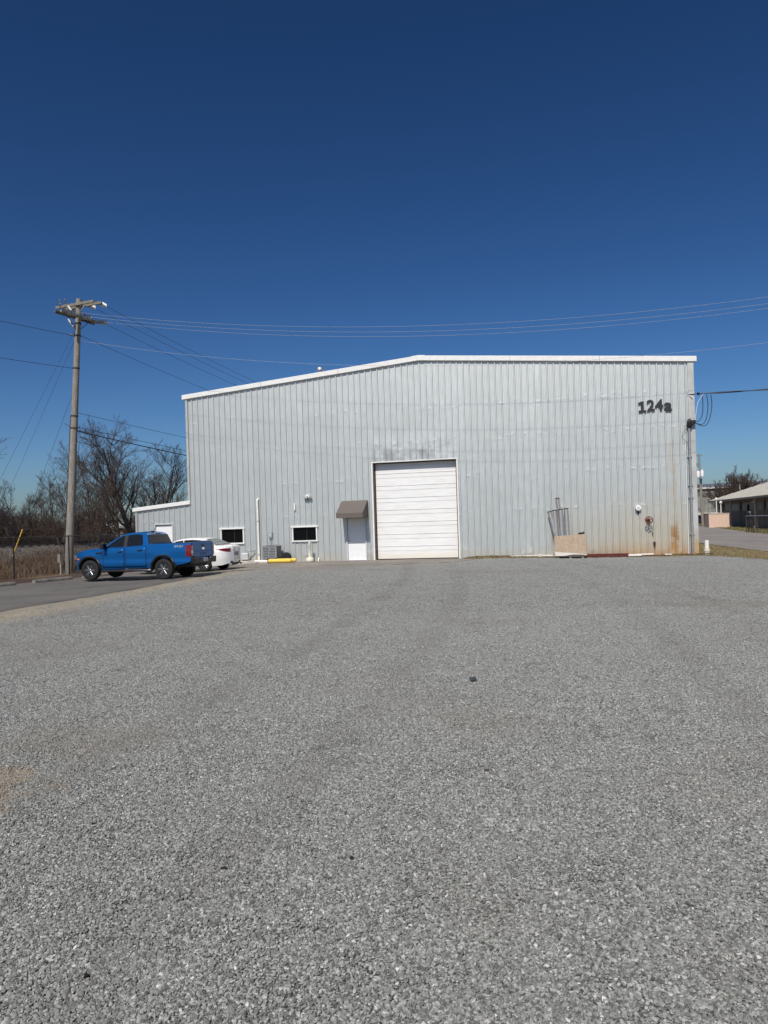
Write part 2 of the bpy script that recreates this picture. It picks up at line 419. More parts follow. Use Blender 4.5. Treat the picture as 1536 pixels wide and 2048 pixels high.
M['apron'] = mat_asphalt('apron', (0.17, 0.15, 0.128), (0.25, 0.225, 0.195))
M['road'] = mat_asphalt('road_surface', (0.20, 0.185, 0.17), (0.26, 0.24, 0.22))

def mat_ground():
    t = NT('ground_cover'); co = t.geo(); X, Y, Z = t.xyz(co)
    n = t.noise(0.8, 6, 0.7, co=co); f = t.noise(14, 4, 0.7, co=co)
    dry = t.mix(t.ramp(f, 0.3, 0.7), (0.105, 0.072, 0.046), (0.24, 0.18, 0.115))
    grn = t.mix(t.ramp(f, 0.3, 0.7), (0.10, 0.085, 0.04), (0.27, 0.215, 0.125))
    g = t.mul(t.ramp(X, 10, 14), t.ramp(n, 0.25, 0.6))
    col = t.mix(g, dry, grn)
    red = t.mul(t.mul(t.ramp(X, 12.5, 13.4), t.ramp(X, 19.5, 14.0)), t.mul(t.ramp(Y, 36, 33), t.ramp(n, 0.35, 0.55)))
    col = t.mix(t.mul(red, 0.8), col, (0.20, 0.10, 0.05))
    return t.done(col, 1.0, 0.0, t.bump(t.noise(25, 4, co=co), 0.8, 0.05), spec=0.1)
M['ground'] = mat_ground()
M['mulch'] = simple('mulch', (0.055, 0.030, 0.020), 1.0, var=0.5, scale=9, bump=0.9)
M['soil'] = simple('soil', (0.13, 0.085, 0.05), 1.0, var=0.5, scale=7, bump=0.9, c2=(0.20, 0.17, 0.07))
M['ballast'] = None

def mat_ballast():
    t = NT('ballast'); co = t.geo()
    v = t.n('ShaderNodeTexVoronoi'); v.inputs['Scale'].default_value = 8; t.l(co, v.inputs['Vector'])
    cs = t.n('ShaderNodeSeparateColor'); t.l(v.outputs['Color'], cs.inputs[0])
    col = t.mix(cs.outputs[0], (0.065, 0.055, 0.047), (0.25, 0.215, 0.19))
    return t.done(col, 0.95, 0.0, t.bump(v.outputs['Distance'], 1.0, 0.12), spec=0.2)
M['ballast'] = mat_ballast()

def mat_wood_pole():
    t = NT('pole_wood')
    g = t.noise(6, 5, 0.65, stretch=(7, 7, 0.35)); b = t.noise(0.8, 3)
    col = t.mix(t.ramp(g, 0.3, 0.7), (0.15, 0.135, 0.115), (0.33, 0.30, 0.26))
    col = t.mix(t.mul(t.ramp(b, 0.5, 0.75), 0.4), col, (0.20, 0.165, 0.12))
    return t.done(col, 0.9, 0.0, t.bump(g, 0.6, 0.03))
M['wood_pole'] = mat_wood_pole()

def mat_chip():
    t = NT('chip_board'); v = t.vor(34, out='Color'); cs = t.n('ShaderNodeSeparateColor'); t.l(v, cs.inputs[0])
    X, Y, Z = t.xyz()
    col = t.mix(cs.outputs[0], (0.285, 0.205, 0.14), (0.47, 0.365, 0.265))
    col = t.mix(t.mul(t.ramp(t.noise(2.2, 4), 0.4, 0.7), 0.4), col, (0.43, 0.35, 0.27))
    wet = t.math('ADD', Z, t.math('ADD', t.mul(t.noise(5, 4), 0.12), t.mul(X, 0.09)))
    col = t.mix(t.mul(t.ramp(wet, 0.27, 0.23), 0.85), col, (0.66, 0.62, 0.56))
    return t.done(col, 0.85, 0.0, t.bump(cs.outputs[1], 0.3, 0.006))
M['chip_board'] = mat_chip()

def mat_brick(name, a, b, mortar):
    t = NT(name); mp = t.n('ShaderNodeMapping'); mp.inputs['Rotation'].default_value = (rad(90), 0, 0); t.l(t.obj_co(), mp.inputs[0])
    k = t.n('ShaderNodeTexBrick'); t.l(mp.outputs[0], k.inputs[0]); k.inputs['Scale'].default_value = 4.4
    k.inputs['Color1'].default_value = (*a, 1); k.inputs['Color2'].default_value = (*b, 1); k.inputs['Mortar'].default_value = (*mortar, 1); k.inputs['Mortar Size'].default_value = 0.02
    return t.done(k.outputs[0], 0.9)
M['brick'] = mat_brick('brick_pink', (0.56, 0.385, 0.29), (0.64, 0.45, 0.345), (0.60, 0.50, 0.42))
M['roof_tan'] = simple('roof_tan', (0.40, 0.385, 0.335), 0.6, var=0.1, scale=1.5)
M['ribbed_grey'] = simple('ribbed_grey', (0.24, 0.235, 0.215), 0.6, 0.1, var=0.15, scale=1.2)
M['roof_far'] = simple('roof_far', (0.17, 0.18, 0.20), 0.5, 0.2)
M['door_white'] = None
def mat_door():
    t = NT('sectional_door'); X, Y, Z = t.xyz()
    col = t.mix(t.ramp(t.noise(2.5, 4, stretch=(0.6, 1, 3)), 0.3, 0.7), (0.74, 0.735, 0.71), (0.80, 0.80, 0.78))
    col = t.mix(t.mul(t.ramp(t.math('ADD', Z, t.mul(t.noise(2, 4), 0.4)), 0.75, 0.25), 0.55), col, (0.70, 0.62, 0.46))
    return t.done(col, 0.45, 0.0, spec=0.4)
M['door_white'] = mat_door()
M['door_plain'] = simple('door_plain', (0.77, 0.77, 0.76), 0.4, var=0.03)
M['duct'] = simple('duct', (0.50, 0.475, 0.44), 0.34, 0.65, var=0.10, scale=9)
M['gauge'] = simple('gauge', (0.75, 0.75, 0.74), 0.4, var=0.04)

# ------------------------------------------------------------------ terrain
WT = rad(13.0); WC, WS = math.cos(WT), math.sin(WT)
WL = (-10.221, 39.101)                        # left front corner of the main hall
def wl(x, y=0.0, z=0.0):                      # wall frame (x along the front, y into the building) -> world
    return (WL[0] + x * WC + y * WS, WL[1] - x * WS + y * WC, z)
def wall_x(y): return WL[0] + (WL[1] - y) / WS * WC    # world x of the front wall at world y

def gz(x, y):
    z = -0.15 * sst(-5.5, -10.5, x) * sst(18, 27, y)
    z += -0.07 * sst(5, 10, x) * (1 - sst(38, 60, y)) * sst(18, 30, y)
    z += 0.35 * sst(45, 90, y) * sst(13, 22, x)
    return z

def lines(*parts):
    r = []
    for a, b, n in parts: r += list(np.linspace(a, b, n, endpoint=False))
    return r
gx = lines((-900, -120, 8), (-120, -40, 10), (-40, 40, 54), (40, 120, 12), (120, 900, 8)) + [900]
gy = lines((-300, -20, 6), (-20, 60, 54), (60, 140, 16), (140, 1500, 10)) + [1500]
structure(MB().grid([[(x, y, gz(x, y) - 0.03) for x in gx] for y in gy]).build('ground', M['ground'], smooth=60))

GL = [(-12, -12.5), (8, -10.4), (17.14, -8.95), (21.17, -8.2), (26.7, -7.55), (30.5, -7.0), (31.7, -6.3), (32.05, -4.5), (32.15, 0.2), (32.8, 1.9), (33.8, 3.2), (34.6, 4.0), (35.9, 4.5)]
GR = [(-12, 24), (20, 18.5), (26, 16.3), (28.85, 15.0), (31.0, 14.75), (33.3, 14.3)]
def gr(y): return interp(GR, y) if y < 33.3 else wall_x(y) - 0.02
rows = []
rng = random.Random(5)
for y in sorted(set(list(np.linspace(-12, 26, 50)) + list(np.linspace(26, 35.5, 70)))):
    a = interp(GL, y) + 0.12 * math.sin(y * 1.7) * sst(31, 28, y); b = gr(y) + 0.12 * math.sin(y * 5.1 + 1) * sst(33, 32, y)
    rows.append([(a + (b - a) * i / 30, y, gz(a + (b - a) * i / 30, y) + 0.012) for i in range(31)])
structure(MB().grid(rows).build('gravel_lot', M['gravel'], smooth=60))
rows = []
for y in np.linspace(-12, 33, 80):
    a = -14.55 + (y - 29) * 0.40; b = interp([p for p in GL if p[0] < 32] + [(33, -5.6)], y) + 0.05 * math.sin(y * 3.1) + 0.03 * math.sin(y * 9.3)
    rows.append([(a + (b - a) * i / 14, y, gz(a + (b - a) * i / 14, y) + 0.03) for i in range(14)] + [(b, y, gz(b, y) + 0.035), (b + 0.03, y, gz(b, y) - 0.01)])
for y in np.linspace(33.2, 41, 20):
    a = -14.55 + (y - 29) * 0.40; b = min(-5.6, wall_x(y) - 0.01)
    if b - a < 0.2: continue
    rows.append([(a + (b - a) * i / 15, y, gz(a + (b - a) * i / 15, y) + 0.03) for i in range(16)])
structure(MB().grid(rows).build('asphalt_lot', M['asphalt'], smooth=60))
def x_in(x, y): return x > -5.6
rows = []
for y in np.linspace(31.2, 38.2, 60):
    a = -7.4; b = interp([(31.2, -5.8), (31.7, -5.0), (32.0, -3.0), (32.1, 0.5), (32.7, 2.3), (33.6, 3.6), (34.5, 4.4), (35.9, 4.8)], y) if y < 35.6 else 9e9
    b = min(b + 0.25 * math.sin(y * 7) + 0.2 * math.sin(y * 17.3), wall_x(y) - 0.01)
    if b - a < 0.3: continue
    rows.append([(a + (b - a) * i / 20, y, gz(a + (b - a) * i / 20, y) + (0.024 if x_in(a + (b - a) * i / 20, y) else 0.036)) for i in range(21)])
structure(MB().grid(rows).build('apron', M['apron'], smooth=60))
# damp soil and dead leaves along the foot of the wall, right of the overhead door
def mound(x): return 0.075 * sst(14.4, 15.2, x) * (1 - sst(18.0, 18.7, x)) + 0.05 * sst(22.8, 23.8, x)
rows = []
for i in range(90):
    x = 14.45 + i * (25.3 - 14.45) / 89; w = 0.75 + 0.2 * math.sin(i * 0.9) + 0.15 * math.sin(i * 2.3)
    rows.append([wl(x, -w * j / 4 - 0.004, gz(*wl(x, -w)[:2]) + ((0.02 + mound(x)) * (1 - j / 4) ** 0.7 + 0.02 + 0.014 * math.sin(i * 3.1 + j) if j < 4 else 0.0)) for j in range(5)])
structure(MB().grid(rows).build('soil_strip', M['soil'], smooth=60))
# road and far strip on the right
rows = []
for i in range(14):
    f = i / 13; y = 30 + f * 90
    a = 18.1 + (y - 35) * 0.155 + 0.00115 * (y - 35) ** 2; b = a + 7.0 + 0.035 * (y - 35)
    rows.append([(a + (b - a) * j / 5, y, gz(a + (b - a) * j / 5, y) + 0.02) for j in range(6)])
structure(MB().grid(rows).build('road', M['road'], smooth=60))
# mulch bed between the parking row and the fence
rows = []
for y in np.linspace(18, 40, 60):
    a = -16.9 + (y - 29) * 0.37; b = -14.45 + (y - 29) * 0.40 + 0.08 * math.sin(y * 4)
    rows.append([(a + (b - a) * i / 8, y, gz(a + (b - a) * i / 8, y) + 0.01 + 0.14 * math.sin(math.pi * i / 8) * (0.6 + 0.4 * math.sin(y * 1.3))) for i in range(9)])
structure(MB().grid(rows).build('mulch_bed', M['mulch'], smooth=60))
# railway embankment parallel to the fence
RD = Vector((0.371, 0.928)); RN = Vector((-0.928, 0.371)); RA = Vector((-29.3, 56.0))
def rail_pt(s, q, z): p = RA + RD * s + RN * q; return (p.x, p.y, z)
rows = []
for i in range(100):
    s = -60 + i * 1.6
    rows.append([rail_pt(s, q, z + 0.05 * math.sin(i * 1.9 + q * 3)) for q, z in ((-4.5, -0.25), (-2.4, 0.15), (-0.9, 0.68), (0, 0.86), (1.4, 0.9), (3.0, 0.9), (4.4, 0.6), (7, -0.2))])
structure(MB().grid(rows).build('railway_embankment', M['ballast'], smooth=60))
tr = thing('railway_track', 'dark railway track on top of the pale ballast bank behind the fence', 'railway track')
for q in (0.75, 2.2): MB().bar(rail_pt(-60, q, 1.06), rail_pt(98, q, 1.06), 0.08, 0.17).build('rail', M['bark'], tr)
sm = MB()
for i in range(180):
    s = -58 + i * 0.85; sm.bar(rail_pt(s, 0.15, 0.93), rail_pt(s, 2.8, 0.93), 0.23, 0.12)
stuff(sm.build('sleepers', M['bark'], tr))

# ------------------------------------------------------------------ warehouse
RZ = -WT
wh = thing('warehouse', 'large galvanised metal warehouse with white roof trim and lean-to at its left', 'warehouse', (WL[0], WL[1], 0), RZ)
RIDGE = (12.5, 9.84); EAVE = 8.80; WLEN = 25.0
def top_z(x):
    if x < 0: return 3.25 + 0.085 * x
    return EAVE + (RIDGE[1] - EAVE) * (1 - abs(x - RIDGE[0]) / 12.5)
OPEN = [(9.95, 14.25, -1, 4.86), (8.60, 9.54, -1, 2.16), (1.74, 3.03, 1.04, 1.81), (5.69, 7.01, 1.07, 1.79), (-2.03, -1.05, -1, 2.12)]
def panel(x0, x1, base):
    """one sheet of ribbed cladding; base = global origin of the 0.305 m rib spacing"""
    P = {}
    def add(x, y):
        if x0 - 1e-6 <= x <= x1 + 1e-6: P[round(x, 4)] = y
    k0 = int(math.floor((x0 - base) / 0.305)) - 1
    prof = []
    for k in range(k0, k0 + 6):
        r = base + k * 0.305
        prof += [(r - 0.046, 0.0), (r - 0.019, -0.048), (r + 0.019, -0.048), (r + 0.046, 0.0)]
        for m in (0.105, 0.200): prof += [(r + m - 0.016, 0), (r + m - 0.007, -0.005), (r + m + 0.007, -0.005), (r + m + 0.016, 0)]
    for x, y in prof: add(x, y)
    fx = [p[0] for p in prof]; fy = [p[1] for p in prof]
    extra = [x0, x1] + [e for o_ in OPEN for e in o_[:2]] + [12.5, 0.0]
    for x in extra: add(x, float(np.interp(x, fx, fy)))
    xs = sorted(P); mb = MB()
    for a, b in zip(xs, xs[1:]):
        m = (a + b) / 2
        segs = [(-0.25, None)]
        iv = sorted((o_[2], o_[3]) for o_ in OPEN if o_[0] - 1e-6 < m < o_[1] + 1e-6)
        z0 = -0.12; out = []
        for lo, hi in iv:
            if lo > z0: out.append((z0, lo))
            z0 = hi
        out.append((z0, None))
        for lo, hi in out:
            ta = (top_z(a + 1e-6 if a >= 0 else a) if hi is None else hi); tb = (top_z(b - 1e-6) if hi is None else hi)
            mb.face([(a, P[a], lo), (b, P[b], lo), (b, P[b], tb), (a, P[a], ta)])
    return mb
x = 0.0
edges = [i * 0.915 for i in range(27)] + [24.62]
edges[-1] = 25.0
edges = [e for e in edges if e <= 25.0]
for a, b in zip(edges, edges[1:]):
    panel(a, b, 0.0).build('wall_panel', M['galv'], wh, fix=False)
for a, b in ((-3.16, -2.135), (-2.135, -1.22), (-1.22, -0.305), (-0.305, 0.0)):
    panel(a, b, 0.0).build('wall_panel', M['galv'], wh, fix=False)
DEEP = 42.0
# side and back walls, ribbed the same way
def ribbed_wall(name, p, q, ztop):
    mb = MB(); n = int((Vector(q) - Vector(p)).length / 0.305); d = (Vector(q) - Vector(p)) / n; nr = Vector((d.y, -d.x, 0)).normalized()
    for i in range(n):
        e = Vector(p) + d * i; pts = [e, e + d * 0.72, e + d * 0.8 + nr * 0.034, e + d * 0.92 + nr * 0.034, e + d]
        for u, v in zip(pts, pts[1:]): mb.face([(u.x, u.y, -0.1), (v.x, v.y, -0.1), (v.x, v.y, ztop), (u.x, u.y, ztop)])
    return mb.build(name, M['galv'], wh, fix=False)
ribbed_wall('side_wall', (25.0, 0.01, 0), (25.0, DEEP, 0), EAVE)
ribbed_wall('side_wall', (0.0, DEEP, 0), (0.0, 0.01, 0), EAVE)
ribbed_wall('side_wall', (-3.16, 12.0, 0), (-3.16, 0.01, 0), 2.98)
ribbed_wall('back_wall', (25.0, DEEP, 0), (0.0, DEEP, 0), EAVE)
def slab(p, q, y0, y1, th):
    return MB().prism([(p[0], p[1]), (q[0], q[1]), (q[0], q[1] + th), (p[0], p[1] + th)], 'Y', y0, y1)
slab((-0.15, EAVE - 0.0), (12.5, RIDGE[1] + 0.012), 0.12, DEEP, 0.06).build('roof', M['trim_grey'], wh)
slab((12.5, RIDGE[1] + 0.012), (25.15, EAVE), 0.12, DEEP, 0.06).build('roof', M['trim_grey'], wh)
slab((-3.3, 2.98), (0.0, 3.26), 0.12, 12.0, 0.05).build('roof', M['trim_grey'], wh)
# rake trim: a white folded box with a drip lip, in the lengths it was fitted
def rake(x0, z0, x1, z1, h=0.24):
    o = MB().prism([(x0, z0 - 0.10), (x1, z1 - 0.10), (x1, z1 - 0.10 + h), (x0, z0 - 0.10 + h)], 'Y', -0.13, 0.14)
    o.prism([(x0, z0 - 0.13), (x1, z1 - 0.13), (x1, z1 - 0.102), (x0, z0 - 0.102)], 'Y', -0.075, 0.0)
    return o.build('rake_trim', M['white_trim'], wh, bevel=0.012)
def rz_(x): return top_z(x)
cuts = [-0.22, 4.25, 8.4, 12.16]
for a, b in zip(cuts, cuts[1:]): rake(a, EAVE + (a) * 0.0832, b - 0.006, EAVE + b * 0.0832)
cuts = [12.84, 16.9, 21.0, 25.2]
for a, b in zip(cuts, cuts[1:]): rake(a, EAVE + (25 - a) * 0.0832, b - 0.006, EAVE + (25 - b) * 0.0832)
MB().prism([(12.15, 9.71), (12.5, 9.735), (12.85, 9.71), (12.85, 9.965), (12.5, 9.995), (12.15, 9.965)], 'Y', -0.15, 0.15).build('ridge_cap', M['white_trim'], wh, bevel=0.01)
rake(-3.32, 3.25 - 0.282, 0.06, 3.26, 0.2)
# corner flashings
MB().box((24.93, -0.058, 4.33), (0.26, 0.02, 8.9)).box((25.05, 0.08, 4.33), (0.02, 0.25, 8.9)).build('corner_flashing', M['corner'], wh)
MB().box((0.0, -0.058, 6.03), (0.12, 0.02, 5.48)).build('corner_flashing', M['corner'], wh)
MB().box((-3.14, -0.058, 1.4), (0.10, 0.02, 3.05)).build('corner_flashing', M['galv'], wh)
# overhead door: sections with two grooves, guides, frame trim, recess
od = MB().box((9.975, -0.035, 2.42), (0.07, 0.06, 4.88)).box((14.225, -0.035, 2.42), (0.07, 0.06, 4.88)).box((12.1, -0.037, 4.87), (4.32, 0.064, 0.05))
od = od.build('overhead_door', M['white_trim'], wh)
MB().box((10.03, 0.18, 2.4), (0.05, 0.36, 4.8)).box((14.17, 0.18, 2.4), (0.05, 0.36, 4.8)).box((12.1, 0.18, 4.825), (4.08, 0.36, 0.02)).build('jamb', simple('jamb_brown', (0.085, 0.05, 0.04), 0.7, var=0.2), od)
SEC = 0.605
for i in range(8):
    z0 = 0.045 + i * SEC; z1 = min(z0 + SEC - 0.007, 4.81); y = 0.30
    g = z0 + SEC * 0.66
    prof = [(y, z0), (y - 0.03, z0 + 0.014)]
    for k in range(3): prof += [(y - 0.03, z0 + 0.07 + k * 0.105), (y - 0.028, z0 + 0.085 + k * 0.105), (y - 0.028, z0 + 0.11 + k * 0.105), (y - 0.03, z0 + 0.125 + k * 0.105)]
    prof += [(y - 0.03, g - 0.012), (y - 0.012, g - 0.008), (y - 0.012, g + 0.006), (y - 0.03, g + 0.008), (y - 0.03, z1 - 0.014), (y, z1), (y + 0.03, z1), (y + 0.03, z0)]
    MB().prism([(a, min(b, z1)) for a, b in prof], 'X', 10.08, 14.12).build('door_section', M['door_white'], od, fix=True)
MB().box((12.1, 0.285, 0.015), (4.06, 0.05, 0.03)).build('bottom_seal', M['rubber'], od)
MB().box((12.1, 0.38, 2.4), (4.4, 0.02, 4.9)).build('backing', M['dark'], od)
# personnel door
pd = MB().box((9.07, 0.05, 1.075), (0.92, 0.045, 2.12)).build('entry_door', M['door_plain'], wh, bevel=0.004)
fr = MB().box((8.575, -0.01, 1.09), (0.05, 0.11, 2.18)).box((9.565, -0.01, 1.09), (0.05, 0.11, 2.18)).box((9.07, -0.012, 2.19), (1.04, 0.114, 0.05)).build('frame', M['trim_grey'], pd)
MB().lathe([(0.035, 0), (0.035, -0.02), (0.014, -0.022), (0.014, -0.06)], (8.67, 0.026, 1.02), 'Y', 10).box((8.72, -0.032, 1.02), (0.13, 0.018, 0.02)).build('handle', M['steel'], pd)
MB().lathe([(0.028, 0), (0.026, -0.015), (0.0, -0.016)], (8.67, 0.026, 1.16), 'Y', 10).build('deadbolt', M['steel'], pd)
for z in (0.3, 1.07, 1.85): MB().box((9.535, 0.02, z), (0.02, 0.02, 0.11)).build('hinge', M['steel'], pd)
MB().box((9.07, 0.02, 0.02), (0.94, 0.2, 0.04)).build('threshold', M['steel'], pd)
# lean-to door
ld = MB().box((-1.54, 0.05, 1.05), (0.96, 0.045, 2.10)).build('side_door', M['door_plain'], wh, bevel=0.004)
MB().box((-2.05, -0.01, 1.07), (0.05, 0.11, 2.14)).box((-1.03, -0.01, 1.07), (0.05, 0.11, 2.14)).box((-1.54, -0.012, 2.155), (1.08, 0.114, 0.05)).build('frame', M['trim_grey'], ld)
MB().lathe([(0.03, 0), (0.03, -0.02), (0.014, -0.022), (0.02, -0.05), (0.03, -0.06), (0.0, -0.085)], (-1.15, 0.026, 1.0), 'Y', 10).build('handle', M['steel'], ld)
# windows
for (x0, x1, z0, z1) in ((1.74, 3.03, 1.04, 1.81), (5.69, 7.01, 1.07, 1.79)):
    w = MB().box(((x0 + x1) / 2, 0.04, (z0 + z1) / 2), (x1 - x0, 0.02, z1 - z0)).build('window', M['pane'], wh)
    for xx in (x0 + 0.02, x1 - 0.02): MB().box((xx, -0.035, (z0 + z1) / 2), (0.06, 0.07, z1 - z0)).build('jamb_trim', M['white_trim'], w)
    MB().box(((x0 + x1) / 2, -0.045, z1 + 0.01), (x1 - x0 + 0.13, 0.11, 0.085)).build('head_trim', M['white_trim'], w)
    MB().box(((x0 + x1) / 2, -0.045, z0 - 0.005), (x1 - x0 + 0.08, 0.11, 0.065)).build('sill', M['white_trim'], w)
    MB().box(((x0 + x1) / 2 + 0.1, 0.02, (z0 + z1) / 2), (0.03, 0.02, z1 - z0)).build('mullion', M['dark'], w)
# roof vent stack
vent = thing('roof_vent', 'small capped metal vent pipe standing up above the left roof slope', 'vent', wl(6.6, 2.6, 0), RZ)
zr = EAVE + 6.6 * 0.0832
MB().lathe([(0.13, zr - 0.2), (0.13, zr + 0.86)], seg=14).build('pipe', M['steel'], vent, smooth=40)
MB().lathe([(0.2, zr + 0.88), (0.2, zr + 0.98), (0.16, zr + 1.04), (0.0, zr + 1.06)], seg=14).build('cap', M['steel'], vent, smooth=40)

def on_wall(name, label, cat, x, z=0.0, y=0.0, group=None):
    return thing(name, label, cat, wl(x, y, z), RZ, group)

# awning over the entry door
aw = on_wall('awning', 'brown canvas awning over the white entry door', 'awning', 9.03)
x0, x1, pj = 8.36, 9.70, 1.12
MB().grid([[(x0, -0.04, 3.02), (x1, -0.04, 3.02)], [(x0, -0.58, 2.70), (x1, -0.58, 2.70)], [(x0, -pj, 2.385), (x1, -pj, 2.385)]])
c_ = MB()
c_.prism([(-0.036, 3.02), (-pj, 2.385), (-pj + 0.02, 2.36), (-0.036, 2.985)], 'X', x0 - 9.03, x1 - 9.03).build('canopy', M['awning'], aw)
MB().box((0, -pj, 2.265), (x1 - x0, 0.02, 0.235)).build('valance', M['awning'], aw)
for xx in (x0 - 9.03 + 0.011, x1 - 9.03 - 0.011):
    MB().prism([(-0.036, 2.98), (-pj + 0.012, 2.375), (-pj + 0.012, 2.15), (-0.036, 2.15)], 'X', xx - 0.008, xx + 0.008).build('side_panel', M['awning'], aw)
for yy_ in (-pj + 0.03, -0.05): MB().tube([(x0 - 9.0, yy_, 2.17), (x1 - 9.06, yy_, 2.17)], 0.014).build('frame_bar', M['steel'], aw)

# building number
nb = on_wall('building_number', 'black numerals and letter 124a high on the wall near the right corner', 'building number', 23.35, 6.80, -0.066)
for ch, dx, dz, rot, sz in (('1', -0.54, -0.01, 0.0, 0.70), ('2', -0.17, 0.0, 0.0, 0.70), ('4', 0.20, 0.0, 0.0, 0.70), ('a', 0.58, -0.02, 0.03, 0.78)):
    if ch == '1':
        P1 = [(-0.16, 0), (0.17, 0), (0.17, 0.09), (0.07, 0.09), (0.07, 0.5), (-0.03, 0.5), (-0.17, 0.45), (-0.17, 0.355), (-0.06, 0.39), (-0.06, 0.09), (-0.16, 0.09)]
        me = MB().prism([(a, b - 0.25) for a, b in P1], 'Z', -0.012, 0.012).mesh('numeral')
    else: me = text_mesh(ch, sz, 0.012, 0.020)
    o = obj('numeral' if ch != 'a' else 'letter', me, nb, M['black_letter']); o.location = (dx, 0, dz); o.rotation_euler = (rad(90), rot, 0)

# electrical service mast at the right corner
ms = on_wall('service_mast', 'grey electrical conduit mast with weatherhead at the right corner of the warehouse', 'conduit', 24.78, 0, -0.16)
MB().tube([(0, 0, -0.1), (0, 0, 5.72)], 0.055, 12).build('conduit', M['steel'], ms, smooth=40)
for z in (0.9, 2.55, 3.1, 4.4): MB().tube([(0, 0, z - 0.025), (0, 0, z + 0.025)], 0.072, 12).box((0, 0.07, z), (0.2, 0.05, 0.03)).build('strap', M['steel'], ms)
MB().lathe([(0.075, 5.70), (0.11, 5.78), (0.12, 5.98), (0.05, 6.1), (0, 6.12)], (0.02, -0.02, 0), seg=12).box((0.14, -0.05, 5.95), (0.26, 0.14, 0.16)).build('weatherhead', M['black_plastic'], ms)
MB().box((-0.16, 0.10, 2.5), (0.045, 0.045, 5.1)).build('side_conduit', M['trim_grey'], ms)
for k, (ex, ez, dx, bz) in enumerate(((0.42, 7.17, 0.30, 5.98), (0.60, 7.14, 0.48, 5.80), (0.78, 7.12, 0.56, 5.72))):
    pts = []
    for i in range(15):
        u = i / 14
        xx = 0.18 + (ex + 0.0) * u + dx * math.sin(math.pi * min(1, u * 1.05)) * 0.75 * (1 - 0.35 * u)
        zz = 5.93 + (bz - 5.93) * math.sin(math.pi * min(1, u * 2)) * (1 if u < 0.5 else 0) + (ez - 5.93) * sst(0.18, 1, u)
        pts.append((xx, -0.06 - 0.03 * k, zz))
    MB().tube(pts, 0.017, 6).build('lead', M['wire_dark'], ms, smooth=60)
MB().tube([(0.25, -0.08, 5.98), (0.30, -0.10, 6.4), (0.38, -0.1, 6.8), (0.62, -0.1, 7.17)], 0.014, 6).build('bare_lead', M['porcelain'], ms, smooth=60)
lp = [( -0.05 - 0.25 * math.sin(math.pi * i / 12) + 0.0, 0.03, 5.75 - 0.75 * i / 12) for i in range(13)]
MB().tube(lp, 0.009, 5).tube([(-0.1 + 0.09 * math.cos(a), 0.03, 5.72 + 0.09 * math.sin(a)) for a in np.linspace(0, 6, 12)], 0.008, 5).build('loose_cable', M['wire_dark'], ms)
bk = on_wall('wire_bracket', 'small dark iron bracket holding the service cable at the right wall corner', 'bracket', 24.78, 7.22)
MB().bar((0, -0.05, 0), (0.42, -0.12, 0.0), 0.03, 0.03).bar((0.02, -0.05, -0.03), (0.2, -0.08, -0.22), 0.025, 0.025).build('arm', M['wire_dark'], bk)
MB().lathe([(0.05, -0.06), (0.065, -0.02), (0.04, 0.0), (0.065, 0.03), (0.05, 0.06)], (0.44, -0.12, 0), seg=10).build('insulator', M['black_plastic'], bk)
a = Vector(wl(25.24, -0.22, 7.20)); b = Vector((36.0, 25.0, 8.6))
for nm, off, r, mt, lab in (('service_cable', 0.0, 0.022, 'wire_dark', 'thick black service cable leaving the right wall corner toward the right'),):
    pts = [a.lerp(b, u) - Vector((0, 0, 0.55 * 4 * u * (1 - u))) for u in np.linspace(0, 1, 30)]
    tw = MB().tube(pts, r, 6)
    for ph in (0, math.pi):
        tw.tube([p + Vector((0, 0.03 * math.cos(i * 1.3 + ph), 0.03 * math.sin(i * 1.3 + ph))) for i, p in enumerate(pts)], 0.015, 5)
    tag(tw.build(nm, M[mt], smooth=60), lab, 'cable')

# bell, valve wheel and pipe stubs
bl = on_wall('alarm_bell', 'round white alarm disc on the wall above and left of the red valve wheel', 'alarm bell', 22.5, 2.17)
MB().lathe([(0.13, -0.04), (0.135, -0.16), (0.12, -0.19), (0.0, -0.2)], axis='Y', seg=20).build('disc', M['gauge'], bl, smooth=40)
MB().lathe([(0.05, 0), (0.05, -0.05)], axis='Y').bar((0, -0.09, -0.1), (0, -0.05, -0.27), 0.05, 0.05).build('bracket', M['dark'], bl)
MB().box((0, -0.203, 0.04), (0.13, 0.003, 0.014)).box((0, -0.203, 0.0), (0.09, 0.003, 0.014)).box((0, -0.203, -0.045), (0.13, 0.003, 0.014)).build('print', M['galv_box'], bl)
vw = on_wall('valve_wheel', 'rusty red spoked valve handwheel standing out from the wall at right', 'valve', 22.92, 1.60)
wm = MB()
R_ = 0.155
wm.tube([(R_ * math.cos(t), -0.36, R_ * math.sin(t)) for t in np.linspace(0, 2 * math.pi, 25)], 0.022, 8, cap=False)
wm.build('rim', M['rust_iron'], vw, smooth=50)
for k in range(5):
    t = k * 2 * math.pi / 5 + 0.3
    MB().tube([(0.02 * math.cos(t), -0.36, 0.02 * math.sin(t)), (R_ * math.cos(t), -0.36, R_ * math.sin(t))], 0.016, 6).build('spoke', M['rust_iron'], vw)
MB().lathe([(0.045, -0.39), (0.045, -0.33), (0.02, -0.33), (0.02, -0.06), (0.085, -0.06), (0.085, 0)], axis='Y', seg=12).build('stem', M['dark'], vw)
MB().lathe([(0.06, -0.02), (0.1, -0.1), (0.08, -0.2), (0.03, -0.26)], axis='Y', seg=12).build('bonnet', M['rust_iron'], vw)
st = on_wall('pipe_stub', 'short dark pipe stub with rust streak low on the wall under the valve wheel', 'pipe', 23.16, 0.52)
MB().tube([(0, 0, 0.04), (0, -0.14, 0.04)], 0.05, 10).tube([(0, -0.12, 0.05), (0, -0.13, -0.12)], 0.035, 8).build('elbow', M['dark'], st)
